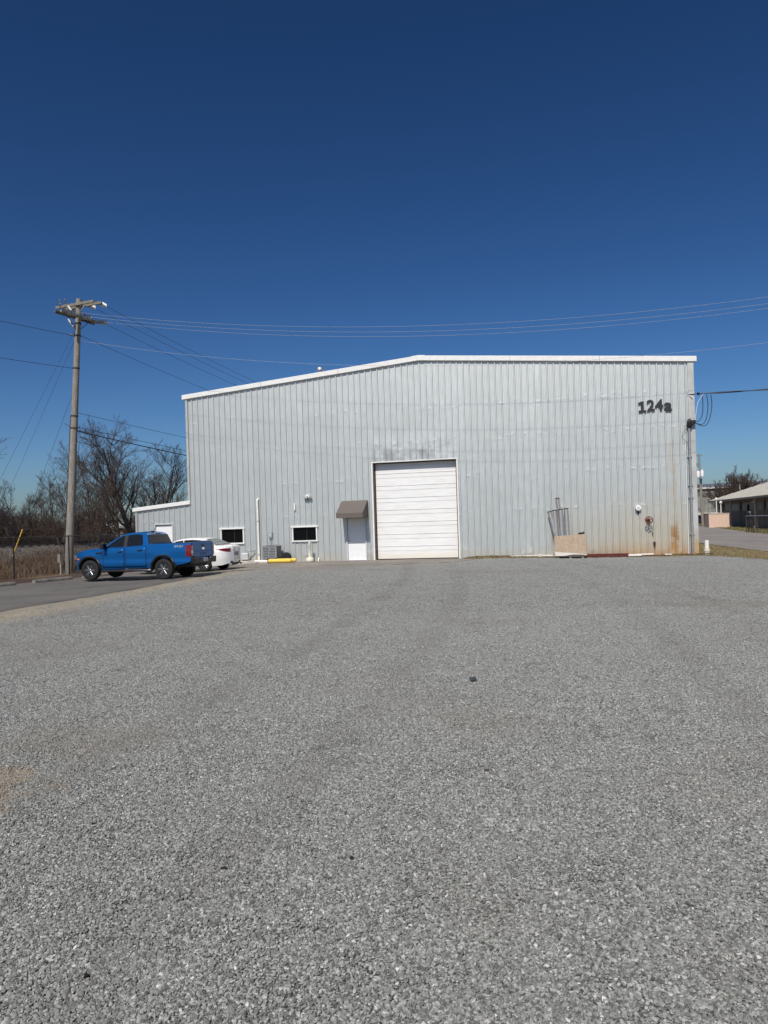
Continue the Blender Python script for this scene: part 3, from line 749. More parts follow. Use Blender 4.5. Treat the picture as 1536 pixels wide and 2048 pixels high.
MB().prism([(-0.03, -0.1), (0.03, -0.1), (0.022, -0.5), (-0.012, -0.56)], 'Y', -0.008, -0.004).build('rust_streak', M['rust_iron'], st)
st = on_wall('wall_hook', 'small dark metal hook on the wall between valve wheel and pipe stub', 'hook', 23.08, 0.95)
MB().tube([(0, 0, 0.1), (0.01, -0.06, 0.06), (0.015, -0.06, -0.06)], 0.018, 6).build('hook', M['dark'], st)

# left part of the front wall
pp = on_wall('vent_pipe', 'tall white plastic pipe running up the wall right of the left window', 'pipe', 3.87, 0, -0.12)
MB().tube([(0, 0, 0), (-0.015, 0, 3.16), (-0.015, 0.0, 3.22), (-0.01, 0.04, 3.27), (0, 0.13, 3.28)], 0.05, 12).build('pipe', M['pvc'], pp, smooth=50)
for z in (0.42, 2.15): MB().tube([(-0.005, 0, z - 0.02), (-0.005, 0, z + 0.02)], 0.062, 12).box((0, 0.06, z), (0.2, 0.03, 0.03)).build('strap', M['steel'], pp)
db = on_wall('electrical_disconnect', 'small grey electrical box on the wall above the air conditioner', 'electrical box', 4.52, 1.41)
MB().box((0, -0.09, 0), (0.19, 0.11, 0.31)).build('box', M['ac_grey'], db, bevel=0.008)
MB().box((0, -0.15, 0.02), (0.13, 0.01, 0.2)).build('cover', M['galv_box'], db)
MB().tube([(0.0, -0.09, -0.15), (0, -0.09, -0.62), (0.05, -0.2, -0.9)], 0.014, 6).build('conduit', M['steel'], db)
fl = on_wall('flood_light', 'white twin head flood light high on the wall above the right window', 'flood light', 6.60, 3.28)
MB().box((0, -0.07, 0.09), (0.30, 0.09, 0.05)).build('base', M['gauge'], fl)
for s in (-1, 1):
    m = Matrix.Translation((0.11 * s, -0.16, 0.02)) @ Matrix.Rotation(0.6 * s, 4, 'Z') @ Matrix.Rotation(rad(-25), 4, 'X')
    l_ = MB().box((0, 0, 0), (0.12, 0.16, 0.14), m=m).build('lamp_head', M['gauge'], fl, bevel=0.01)
    MB().box((0, -0.082, 0), (0.095, 0.006, 0.11), m=m).build('lens', M['ac_grey'], l_)
MB().lathe([(0.035, -0.06), (0.045, 0.0), (0.03, 0.05)], (0, -0.12, -0.10), seg=10).build('sensor', M['dark'], fl)
sk = on_wall('wall_conduit', 'short white vertical tube on the wall below left of the flood light', 'tube', 5.87, 2.64)
MB().box((0, -0.08, 0.18), (0.07, 0.05, 0.36)).build('tube', M['pvc'], sk, bevel=0.008)
el = on_wall('pipe_elbow', 'small white pipe elbow at the foot of the wall between post and door', 'pipe', 7.05, 0.0)
MB().tube([(0, 0, 0.16), (0.02, -0.08, 0.15), (0.02, -0.12, 0.08), (0.02, -0.13, 0.0)], 0.035, 8).build('elbow', M['pvc'], el, smooth=50)

# concrete walk left of the air conditioner
rows = MB()
pad = rows.prism([(0.6, -1.05), (2.6, -1.12), (3.4, -1.0), (4.3, -0.42), (4.3, -0.04), (0.6, -0.04)], 'Z', -0.02, 0.13)
o = pad.build('walkway', M['concrete'], bevel=0.015); o.location = (WL[0], WL[1], 0); o.rotation_euler = (0, 0, RZ); structure(o)
mt = on_wall('meter_box', 'pale grey utility meter box with bent pipe beside the white sedan', 'meter', 3.2, 0.13, -0.35)
MB().box((0, 0, 0.22), (0.38, 0.2, 0.37)).build('housing', M['galv_box'], mt, bevel=0.05)
MB().tube([(0.14, 0.02, 0.38), (0.15, 0.02, 0.50), (0.22, 0.04, 0.54), (0.27, 0.1, 0.5), (0.38, 0.2, 0.5), (0.44, 0.34, 0.5)], 0.03, 8).build('pipe', M['steel'], mt, smooth=50)
MB().box((0, 0, 0.02), (0.28, 0.16, 0.05)).build('foot', M['dark'], mt)
ac = on_wall('air_conditioner', 'grey outdoor air conditioner cabinet with slatted sides under the small wall box', 'air conditioner', 4.76, 0.0, -0.62)
AW, AD, AH = 0.78, 0.70, 0.76
MB().box((0, 0, 0.05), (1.0, 0.95, 0.10)).build('pad', M['concrete'], ac, bevel=0.01)
MB().box((0, 0, 0.10 + AH / 2), (AW - 0.05, AD - 0.05, AH - 0.02)).build('core', M['ac_dark'], ac)
for sx in (-1, 1):
    for sy in (-1, 1): MB().box((sx * (AW / 2 - 0.035), sy * (AD / 2 - 0.035), 0.10 + AH / 2), (0.075, 0.075, AH)).build('corner_post', M['ac_grey'], ac, bevel=0.01)
for i in range(9):
    z = 0.15 + i * 0.082
    MB().box((-0.0, -AD / 2 + 0.012, z), (AW - 0.15, 0.022, 0.045)).build('slat', M['ac_grey'], ac)
    MB().box((AW / 2 - 0.012, 0, z), (0.022, AD - 0.15, 0.045)).build('slat', M['ac_grey'], ac)
MB().box((-0.02, -AD / 2 - 0.004, 0.10 + AH / 2), (0.035, 0.012, AH - 0.03)).build('stay', M['ac_grey'], ac)
MB().box((0, 0, 0.105 + AH), (AW + 0.02, AD + 0.02, 0.04)).build('lid', M['ac_grey'], ac, bevel=0.012)
MB().lathe([(0.30, 0.13 + AH), (0.30, 0.145 + AH), (0.0, 0.15 + AH)], seg=20).build('fan_grille', M['ac_dark'], ac)
MB().box((-0.03, -AD / 2 - 0.014, 0.72), (0.09, 0.006, 0.055)).build('badge', simple('badge_blue', (0.06, 0.12, 0.4), 0.4), ac)
MB().box((0.035, -AD / 2 - 0.014, 0.73), (0.05, 0.006, 0.045)).build('badge', M['gauge'], ac)
dr = on_wall('hose_reel', 'black rounded bundle lying behind the air conditioner', 'hose', 5.48, 0.0, -0.45)
MB().lathe([(0.06, -0.1), (0.2, -0.11), (0.26, -0.04), (0.26, 0.05), (0.2, 0.12), (0.06, 0.1)], (0, 0, 0.27), 'Y', 18).build('coil', M['rubber'], dr, smooth=50)
MB().box((0.02, 0, 0.03), (0.3, 0.2, 0.06)).build('foot', M['rubber'], dr)
wp = on_wall('pipe_length', 'white plastic pipe length lying between the walkway and the yellow posts', 'pipe', 4.45, 0.07, -1.05)
tag(wp, wp['label'], 'pipe'); MB().tube([(-0.42, 0, 0.05), (0.35, 0.05, 0.05)], 0.06, 10).build('tube', M['pvc'], wp, smooth=50)
for (x0, x1, y, lab) in ((4.92, 6.08, -1.45, 'yellow steel bollard lying on the ground in front of the air conditioner'), (5.15, 6.15, -0.95, 'yellow bollard lying close to the wall, half hidden behind another one')):
    bo = on_wall('fallen_bollard', lab, 'bollard', (x0 + x1) / 2, gz(*wl(x0, y)[:2]) + 0.045, y, 'yellow bollards lying by the air conditioner')
    h = (x1 - x0) / 2
    MB().tube([(-h, 0, 0.096), (h - 0.03, 0.06, 0.096), (h + 0.0, 0.062, 0.096)], [0.095, 0.095, 0.08], 16).build('post', M['yellow'], bo, smooth=50)
    MB().box((-h - 0.01, 0, 0.115), (0.02, 0.24, 0.23)).build('base_plate', M['dark'], bo)
cr = on_wall('cigarette_post', 'cream smokers post with flared base standing left of the entry door', 'ashtray', 6.76, 0.04, -0.55)
MB().lathe([(0.2, 0), (0.21, 0.03), (0.2, 0.15), (0.15, 0.19), (0.075, 0.22), (0.055, 0.3)], seg=20).build('base', M['cream'], cr, smooth=50)
MB().lathe([(0.055, 0.3), (0.043, 0.45), (0.04, 0.72), (0.048, 0.73), (0.048, 0.75), (0.04, 0.76)], seg=16).build('stem', M['cream'], cr, smooth=50)
MB().lathe([(0.04, 0.76), (0.062, 0.78), (0.065, 0.84), (0.04, 0.86), (0.062, 0.88), (0.06, 0.94), (0.03, 0.98), (0.0, 0.99)], seg=16).build('head', M['cream'], cr, smooth=50)

# ductwork, board and bits leaning at the wall
G0 = gz(*wl(19)[:2])
ducts = [(18.52, -0.50, 2.14, 0.095, 0.46, 'slanted galvanised duct pipe, leftmost of those behind the chipboard'),
         (18.76, -0.52, 2.20, 0.10, 0.10, 'upright galvanised duct pipe, second from left behind the chipboard'),
         (19.03, -0.56, 2.23, 0.095, 0.07, 'upright galvanised duct pipe in the middle of the bundle behind the chipboard'),
         (19.28, -0.52, 2.26, 0.10, 0.06, 'upright galvanised duct pipe, rightmost of those behind the chipboard'),
         (18.90, -0.28, 2.76, 0.085, 0.30, 'thin galvanised duct pipe rising above the rest of the bundle')]
for (x, y, h, r, lean, lab) in ducts:
    d = on_wall('duct_pipe', lab, 'duct pipe', x + lean, G0 + 0.14, y, 'duct pipes leaning against the wall')
    top = (-lean, min(-y - 0.16, 0.22), h - 0.14 - G0)
    MB().tube([(0, 0, 0), top], r, 18).build('pipe', M['duct'], d, smooth=50)
    dv = Vector(top).normalized(); e = Vector(top)
    MB().tube([e - dv * 0.035, e + dv * 0.004], r * 1.10, 18).build('collar', M['dark'], d, smooth=50)
    MB().tube([dv * 0.95, dv * 0.965], r * 1.03, 18).build('seam', M['steel'], d)
pl = on_wall('pallet', 'weathered wooden pallet under the leaning chipboard sheet', 'pallet', 19.4, G0, -0.62)
for xx in (-0.55, 0.0, 0.55): MB().box((xx, 0, 0.06), (0.09, 0.9, 0.09)).build('stringer', M['kerbstone'], pl)
for yy in (-0.42, -0.2, 0.02, 0.24, 0.42): MB().box((0, yy, 0.118), (1.3, 0.11, 0.022)).build('board', M['kerbstone'], pl)
cb = on_wall('chipboard_sheet', 'tan chipboard sheet with pale swollen lower edge leaning over the pallet', 'board', 19.40, G0 + 0.08, -1.12)
poly = [(-0.66, 0.06), (-0.3, 0.055), (0.2, 0.12), (0.55, 0.10), (0.72, 0.06), (0.70, 1.04), (0.0, 1.01), (-0.70, 0.97)]
o = MB().prism(poly, 'Y', -0.012, 0.012).build('sheet', M['chip_board'], cb); o.rotation_euler = (rad(-9), 0, 0)
lf = on_wall('black_cloth', 'small crumpled black item on the top edge of the chipboard', 'cloth', 19.92, G0 + 1.10, -0.93)
MB().tube([(-0.14, 0, 0.03), (-0.04, 0.01, 0.045), (0.05, 0, 0.04), (0.1, 0.0, 0.075), (0.14, 0.0, 0.05)], [0.03, 0.05, 0.04, 0.055, 0.02], 8).build('cloth', M['rubber'], lf)
rb = on_wall('steel_beam', 'dark red painted steel channel lying along the foot of the wall', 'beam', 21.05, G0 + 0.035, -0.32)
MB().prism([(-0.06, 0), (0.06, 0), (0.06, 0.015), (-0.045, 0.015), (-0.045, 0.115), (0.06, 0.115), (0.06, 0.13), (-0.06, 0.13)], 'X', -0.95, 0.95).build('channel', M['red_iron'], rb)
for (x0, x1, y, z, h, lab) in ((21.98, 22.55, -0.36, 0.035, 0.085, 'short white board on the ground at the right end of the red beam'),
                               (22.3, 23.1, -0.26, 0.065, 0.055, 'white board sloping up beside the shorter one, below the valve wheel'),
                               (23.55, 23.85, -0.34, 0.06, 0.04, 'small white scrap on the soil near the right corner'),
                               (16.65, 18.62, -0.24, 0.10, 0.06, 'long white plastic pipe lying at the wall left of the chipboard')):
    w = on_wall('white_board' if 'board' in lab else ('white_pipe' if 'pipe' in lab else 'white_scrap'), lab, 'pipe' if 'pipe' in lab else 'board', (x0 + x1) / 2, G0, y)
    hh = (x1 - x0) / 2
    MB().bar((-hh, 0, z + h / 2), (hh, 0.01, z + h / 2 + (0.02 if 'sloping' in lab else 0)), 0.09, h).build('strip', M['pvc'], w, bevel=0.006)
bs = on_wall('cinder_block', 'small tan block on the white pipe beside the chipboard', 'block', 18.05, G0 + 0.09, -0.36)
MB().box((0, 0, 0.05), (0.21, 0.12, 0.12), rz=0.1).build('block', M['chip_board'], bs, bevel=0.012)
cp = thing('cleanout_pipe', 'white capped drain pipe standing in the soil at the right wall corner', 'pipe', wl(25.42, 0.1, G0))
MB().tube([(0, 0, 0), (0, 0, 0.34)], 0.115, 14).tube([(0, 0, 0.16), (0, 0, 0.24)], 0.14, 14).build('collar', M['cream'], cp, smooth=40)
MB().tube([(0, 0, 0.3), (0, 0, 0.66)], 0.095, 14).build('riser', M['pvc'], cp, smooth=40)

# ------------------------------------------------------------------ utility pole and wires
PB = Vector((-15.04, 36.5, -0.2))
TOP = Vector((-15.04 + 0.0, 36.5, 13.3))
lean = 0.075                                  # the pole leans to the right
PX = lambda z: -15.63 + (z + 0.2) * 0.069
def pole_at(z, dx=0, dy=0): return Vector((PX(z) + dx, 36.5 + dy, z))
up = thing('utility_pole', 'tall leaning wooden utility pole with double crossarms left of the warehouse', 'utility pole', (0, 0, 0))
n = 14
MB().tube([pole_at(-0.3 + i * (13.65 / n)) for i in range(n + 1)], [0.205 - 0.075 * i / n for i in range(n + 1)], 16).build('pole', M['wood_pole'], up, smooth=40)
AD_ = Vector((0.928, -0.371, 0)); ADN = Vector((0.371, 0.928, 0))
LD = Vector((0.40, 0.917, 0)); LDN = Vector((WC, -WS, 0))
ct = pole_at(13.05)
arms = []
for s in (-1, 1):
    c = ct + ADN * (0.17 * s) + AD_ * (0.08 * s); MB().bar(c - AD_ * 1.2, c + AD_ * 1.2, 0.095, 0.125).build('crossarm', M['arm_wood'], up, bevel=0.008)
for s in (-1, 1):
    c = pole_at(12.45) + LDN * (0.17 * s); MB().bar(c - LD * 1.25, c + LD * 1.25, 0.095, 0.125).build('crossarm', simple('dark_arm', (0.10, 0.085, 0.07), 0.9, var=0.3) if s < 0 else M['arm_wood'], up, bevel=0.008)
for s in (-1, 1):
    MB().bar(ct + AD_ * (0.65 * s) + Vector((0, 0, -0.08)) - ADN * 0.2, pole_at(12.45) - ADN * 0.17, 0.035, 0.02).build('brace', M['steel'], up)
    MB().bar(pole_at(12.45) + LD * (0.7 * s) - Vector((0, 0, 0.06)), pole_at(11.75), 0.035, 0.02).build('brace', M['fence_metal'], up)
def insul(p, d, mat, n=4, r=0.065, step=0.06, rod=0.02):
    """string of sheds along direction d"""
    d = Vector(d).normalized(); mb = MB(); mb.tube([p, p + d * (n * step + 0.08)], rod, 6)
    for i in range(n):
        q = p + d * (0.05 + i * step); mb.tube([q, q + d * 0.02, q + d * 0.034], [r * 0.6, r, r * 0.5], 10)
    return mb.build('insulator', M[mat], up, smooth=40)
for off in (-1.05, -0.72): insul(ct + AD_ * off - ADN * 0.17 + Vector((0, 0, 0.06)), (0, 0, 1), 'porcelain_grey', 4)
for off in (-1.1, -0.8): insul(pole_at(12.45) + LD * off + Vector((0, 0, 0.06)), (0, 0, 1), 'porcelain_grey', 5, r=0.055)
insul(pole_at(12.45) + LD * 0.42 + Vector((0, 0, 0.06)), (0, 0, 1), 'porcelain_grey', 3)
wire_starts_back = []
for off in (-0.55, 0.45, 1.15):
    p = ct + AD_ * off + ADN * 0.2; insul(p, ADN + Vector((0, 0, -0.12)), 'porcelain', 3, r=0.12, step=0.13)
    wire_starts_back.append(p + ADN * 0.5 + Vector((0, 0, -0.06)))
wire_starts_side = []
for off in (-0.95, 0.0, 1.08):
    p = pole_at(12.45) + LD * off + LDN * 0.2; insul(p, LDN + Vector((0, 0, -0.12)), 'porcelain_grey', 4, r=0.125, step=0.13)
    wire_starts_side.append(p + LDN * 0.62 + Vector((0, 0, -0.07)))
for dz, off in ((12.85, -0.3), (12.2, -0.25)):
    q = pole_at(dz) + AD_ * off - ADN * 0.2; MB().tube([q + Vector((-0.12, 0, 0.16)), q + Vector((0.1, 0, -0.22))], 0.05, 10).build('cutout', M['porcelain'], up, smooth=40)
MB().tube([pole_at(0.2, -0.2, -0.1), pole_at(7.6, -0.17, -0.05)], 0.018, 6).build('ground_wire', M['wire_dark'], up)
MB().tube([pole_at(8.5, 0.16, -0.06), pole_at(5.5, 0.19, -0.06), pole_at(3.6, 0.23, -0.06), pole_at(0.0, 0.2, -0.1)], 0.017, 6).build('riser_cable', M['wire_dark'], up)
for z in (12.15, 11.55, 9.95, 7.6, 7.0): MB().tube([pole_at(z - 0.03), pole_at(z + 0.03)], 0.165 + 0.004 * (13 - z), 14).build('band', M['fence_metal'], up)
pb = thing('pole_cabinet', 'small grey box on the fence post just left of the pole foot', 'utility box', (-15.86, 36.05, 0.42))
MB().box((0, 0, 0.18), (0.13, 0.12, 0.4)).build('box', M['ac_grey'], pb, bevel=0.01)
MB().tube([(0.05, 0.0, -0.6), (0.05, 0.0, 0.1)], 0.035, 8).build('conduit', M['galv_box'], pb)

def wire(name, pts, r, mat, label, cat='wire', group=None):
    o = MB().tube(pts, r, 5, cap=True).build(name, M[mat], smooth=60); tag(o, label, cat, group); return o
def para(p, q, sag, n=48):
    p, q = Vector(p), Vector(q)
    return [p.lerp(q, u) - Vector((0, 0, 4 * sag * u * (1 - u))) for u in np.linspace(0, 1, n)]
names = ('nearest the camera', 'in the middle', 'nearest the wall')
for p, nm, dz in zip(wire_starts_side, names, (0.0, -0.03, 0.10)):
    q = p + LDN * 49.5 + Vector((0, 0, 0.1 + dz)); wire('power_line', para(p, q, 2.45), 0.0055, 'wire', 'pale power line sagging across the sky to the right, the one ' + nm, 'power line', 'three power lines running right from the pole')
p = pole_at(11.3, 0.15); wire('power_line', para(p, p + LDN * 51 + Vector((0, 0, 0.1)), 2.95), 0.0055, 'wire', 'lower pale wire sagging from the pole across the top of the warehouse wall', 'power line')
MB_ = None
for p, nm in zip(wire_starts_back, ('lowest', 'middle', 'uppermost')):
    wire('overhead_wire', para(p, p + ADN * 85, 2.6), 0.010, 'wire_dark', 'dark wire from the top crossarm falling behind the warehouse roof, the ' + nm, 'wire', 'wires from the top crossarm going behind the warehouse')
p = pole_at(11.55, 0.15); wire('overhead_wire', para(p, p + ADN * 85 + Vector((0, 0, -0.6)), 2.2), 0.010, 'wire_dark', 'dark wire from the steel band below the crossarms falling behind the warehouse eave', 'wire')
p = pole_at(7.75, 0.15); wire('overhead_wire', para(p, p + ADN * 70, 0.9), 0.011, 'wire_dark', 'thin cable leaving the pole at mid height above the thick one', 'cable')
p = pole_at(7.05, 0.16); wire('overhead_wire', para(p, p + ADN * 70 + Vector((0, 0, -0.3)), 1.0), 0.012, 'wire_dark', 'thin strand just above the thick telephone cable', 'cable')
p = pole_at(6.85, 0.16)
pts = para(p, p + ADN * 70 + Vector((0, 0, 0.1)), 1.3)
ck = []
for i, q in enumerate(pts):
    ck.append(q)
cb_ = MB().tube(ck, 0.026, 6)
q0 = p + ADN * 1.4 + Vector((0, 0, -0.12))
cb_.tube([q0 + ADN * (0.0 + 0.45 * math.sin(t)) + Vector((0, 0, -0.22 + 0.26 * math.cos(t))) for t in np.linspace(0, 6.2, 20)], 0.014, 5)
cb_.tube([q0 + ADN * (0.6 + 0.9 * u) + Vector((0, 0, -0.05 - 0.28 * math.sin(math.pi * u))) for u in np.linspace(0, 1, 12)], 0.022, 5)
tag(cb_.build('telephone_cable', M['wire_dark'], smooth=60), 'thick black telephone cable with a coiled loop near the pole', 'cable')
for z, lab in ((11.55, 'upper dark wire running from the pole to the left picture edge'), (9.95, 'lower dark wire running from the pole to the left picture edge')):
    p = pole_at(z, -0.15); wire('overhead_wire', para(p, p - ADN * 45 + Vector((0, 0, 0.3 if z > 11 else 0.2)), 1.0), 0.011, 'wire_dark', lab, 'wire')
insul(pole_at(11.55, -0.2), -ADN, 'porcelain_grey', 4, r=0.05)
gy_ = Vector((-19.35, 37.8, -0.1)); g0 = pole_at(8.8, -0.1)
gw = thing('guy_wire', 'slanting guy wire with a yellow plastic guard behind the fence', 'guy wire')
MB().tube([g0, gy_], 0.007, 5).build('strand', M['wire_dark'], gw)
gd = (g0 - gy_).normalized(); MB().tube([gy_ + gd * 0.95, gy_ + gd * 2.45], 0.028, 8).build('guard', M['yellow'], gw, smooth=40)
for k, (z, ax) in enumerate(((11.9, -23.0), (11.4, -22.2))):
    wire('guy_strand', [pole_at(z, -0.1), (ax, 39.4 + 0.5 * k, -0.1)], 0.006, 'wire_dark', ('left' if k == 0 else 'right') + ' one of two thin guy strands slanting down left of the pole', 'guy wire', 'thin guy strands left of the pole')

# ------------------------------------------------------------------ chain link fence
FD = Vector((0.325, 0.9457)); FA = Vector((-16.35, 32.6))
def fence_pt(s, z): p = FA + FD * s; return Vector((p.x, p.y, gz(p.x, p.y) + z))
fn = thing('chain_link_fence', 'dark chain link fence behind the parking stops and pickup', 'fence')
S0, S1, FH = -9.0, 8.4, 1.83
for s in (-9.0, -6.0, -3.0, 0.0, 3.35, 5.9, 8.4): MB().tube([fence_pt(s, -0.1), fence_pt(s, FH + 0.03)], 0.034, 8).lathe([(0.04, 0), (0.03, 0.04), (0.0, 0.06)], tuple(fence_pt(s, FH + 0.02)), seg=8).build('post', M['fence_metal'], fn, smooth=40)
MB().tube([fence_pt(S0, FH), fence_pt(S1, FH)], 0.024, 8).build('top_rail', M['fence_metal'], fn, smooth=40)
cm = MB(); stp = 0.0762
k = S0
off = Vector((FD.y, -FD.x, 0)) * 0.035
while k < S1 + 1.8:
    for sg in (1, -1):
        a_, b_ = (k, k - 1.8) if sg > 0 else (k - 1.8, k)
        z0, z1 = 0.03, 1.81
        sa, sb = a_, b_
        za, zb = z0, z1
        if sa > S1: za = z0 + (sa - S1) / 1.8 * (z1 - z0); sa = S1
        if sb < S0: zb = z1 - (S0 - sb) / 1.8 * (z1 - z0); sb = S0
        if sa < S0: za = z0 + (S0 - sa) / 1.8 * (z1 - z0); sa = S0
        if sb > S1: zb = z1 - (sb - S1) / 1.8 * (z1 - z0); sb = S1
        if zb - za > 0.02: cm.tube([fence_pt(sa, za) + off, fence_pt(sb, zb) + off], 0.0036, 3, cap=False)
    k += stp
cm.build('wire_mesh', M['fence_metal'], fn, fix=False)
# parking stops
for (x, y, rz, lab, grp) in ((-13.55, 30.15, 0, 'concrete wheel stop in the empty bay left of the pickup', 1), (-14.62, 27.55, 0, 'concrete wheel stop cut off by the left picture edge', 1), (-12.55, 32.55, 0, 'concrete wheel stop just ahead of the pickup front wheel', 1)):
    w = thing('wheel_stop', lab, 'wheel stop', (x, y, gz(x, y) + 0.03), math.atan2(0.92, 0.39), 'wheel stops along the fence')
    MB().prism([(-0.09, 0), (0.09, 0), (0.085, 0.07), (0.055, 0.135), (-0.055, 0.135), (-0.085, 0.07)], 'X', -0.95, 0.95).build('block', M['kerbstone'], w, bevel=0.012)
    for s in (-0.6, 0.6): MB().lathe([(0.018, 0.13), (0.018, 0.15), (0, 0.152)], (s, 0, 0), seg=8).build('pin', M['rust_iron'], w)

# ------------------------------------------------------------------ vehicles
def wheel_set(root, axles, half, R, tw, rim_r, spoke_n, mrim, mdark, double=True):
    for ax in axles:
        for s in (1, -1):
            w = obj('wheel', None, root); w.location = (ax, s * (half - tw / 2), R); w.rotation_euler = (0, 0, 0 if s > 0 else math.pi)
            MB().lathe([(rim_r, -tw / 2 + 0.02), (R - 0.06, -tw / 2), (R - 0.02, -tw / 2 + 0.015), (R, -tw / 2 + 0.05), (R, tw / 2 - 0.05), (R - 0.02, tw / 2 - 0.015), (R - 0.06, tw / 2), (rim_r + 0.01, tw / 2 - 0.012), (rim_r, tw / 2 - 0.03)], axis='Y', seg=36).build('tyre', M['rubber'], w, smooth=35)
            rm = MB(); rm.lathe([(rim_r, tw / 2 - 0.035), (rim_r + 0.004, tw / 2 - 0.008), (rim_r - 0.018, tw / 2 - 0.006), (rim_r - 0.024, tw / 2 - 0.03), (rim_r - 0.03, tw / 2 - 0.09), (0.08, tw / 2 - 0.10), (0.0, tw / 2 - 0.10)], axis='Y', seg=32)
            rm.build('rim', M[mdark], w, smooth=40)
            sp = MB(); y0 = tw / 2 - 0.02
            for k in range(spoke_n):
                for d in ((-0.13, 0.13) if double else (0,)):
                    t = 2 * math.pi * k / spoke_n; t2 = t + d
                    p = (0.05 * math.cos(t + d * 0.8), y0 - 0.012, 0.05 * math.sin(t + d * 0.8)); q = ((rim_r - 0.012) * math.cos(t2), y0 + 0.002, (rim_r - 0.012) * math.sin(t2))
                    sp.tube([p, q], [0.012, 0.011] if double else [0.018, 0.016], 5)
            sp.lathe([(0.04, y0 - 0.03), (0.042, y0 - 0.008), (0.03, y0), (0, y0 + 0.002)], axis='Y', seg=14)
            sp.build('spokes', M[mrim], w, smooth=50)

def car_body(sp):
    """closed lofted shell: each station is a ring from the left sill over the deck to the right sill"""
    xs = list(np.linspace(sp['x0'], sp['x1'], 110))
    for ax in sp['axles']:
        for e in (-1, 1): xs += [ax + e * sp['arch'], ax + e * (sp['arch'] - 0.004), ax + e * (sp['arch'] - 0.03)]
    xs = sorted(set(round(float(x), 4) for x in xs))
    def zb(x):
        z = interp(sp['bottom'], x)
        for ax in sp['axles']:
            d = abs(x - ax)
            if d < sp['arch'] - 0.002: z = max(z, sp['wr'] + math.sqrt(max(0, sp['arch'] ** 2 - d * d)))
        return z
    def zt(x): return interp(sp['top'], x)
    def yy(x, z):
        y = sp['half'](x) * interp(sp['sect'], z)
        for ax in sp['axles']: y += sp.get('flare', 0.02) * math.exp(-((x - ax) / 0.42) ** 2) * sst(1.1, 0.8, z) * min(1, sp['half'](x) / 0.7)
        return y
    return xs, zb, zt, yy
def car_shell(root, sp, paint):
    xs, zb, zt, yy = car_body(sp); N = 13; rows = []
    for x in xs:
        b, t = zb(x), zt(x); side = []
        for i in range(N):
            u = i / (N - 1); z = b + (t - b) * u; side.append((x, yy(x, z), z))
        yt = yy(x, t)
        if 'bed' in sp and sp['bed'][0] < x < sp['bed'][1]: inner = [(x, yt - 0.07, t + 0.005), (x, yt - 0.08, 0.80), (x, 0.3, 0.80), (x, 0.0, 0.80)]
        else: inner = [(x, yt * 0.965, t + 0.022), (x, yt * 0.8, t + 0.042), (x, yt * 0.4, t + 0.06), (x, 0.0, t + 0.064)]
        half = side + inner
        rows.append(half + [(p[0], -p[1], p[2]) for p in reversed(half[:-1])])
    mb = MB().grid(rows); mb.face([p for p in rows[0]])
    return mb.build('body', M[paint], root, smooth=32), yy, zb, zt
def greenhouse(root, sp, paint):
    """roof shell with tumblehome; profile from windscreen base over the roof to the rear window base"""
    pr = sp['profile']; yg = lambda z: interp(sp['gh'], z)
    rows = [[(x, yg(z), z), (x, yg(z) * 0.82, z + 0.012 * c), (x, yg(z) * 0.4, z + 0.026 * c), (x, 0, z + 0.03 * c), (x, -yg(z) * 0.4, z + 0.026 * c), (x, -yg(z) * 0.82, z + 0.012 * c), (x, -yg(z), z)] for x, z, c in pr]
    mb = MB().grid(rows)
    for s in (1, -1): mb.face([(x, s * yg(z), z) for x, z, c in pr])
    r = mb.build('cab', M[paint], root, smooth=28)
    return yg
def side_glass(root, poly, yg, mat='glass', off=0.006, name='side_window', parents=None):
    for k, s in enumerate((1, -1)):
        pts = [(x, s * (yg(z) + off), z) for x, z in poly]; pin = [(x, s * (yg(z) + off - 0.012), z) for x, z in poly]
        mb = MB(); n = len(poly); mb.v = pts + pin; mb.f = [tuple(range(n)), tuple(reversed(range(n, 2 * n)))] + [(i, (i + 1) % n, n + (i + 1) % n, n + i) for i in range(n)]
        mb.build(name, M[mat], parents[k] if parents else root)
def cross_glass(root, p, q, yg, name, inset=0.07, off=0.02, top=0.05):
    (x0, z0), (x1, z1) = p, q; d = Vector((x1 - x0, 0, z1 - z0)); L_ = d.length; d /= L_; nrm = Vector((-d.z, 0, d.x))
    if nrm.z < 0: nrm = -nrm
    rows = []
    for u in (0.03, 0.5, 1 - top):
        x, z = x0 + (x1 - x0) * u, z0 + (z1 - z0) * u; y = yg(z) - inset
        rows.append([(x + nrm.x * (off + 0.02 * (1 - f * f)), y * f, z + nrm.z * (off + 0.02 * (1 - f * f))) for f in (-1, -0.6, 0, 0.6, 1)])
    return MB().grid(rows).build(name, M['glass'], root, smooth=60)
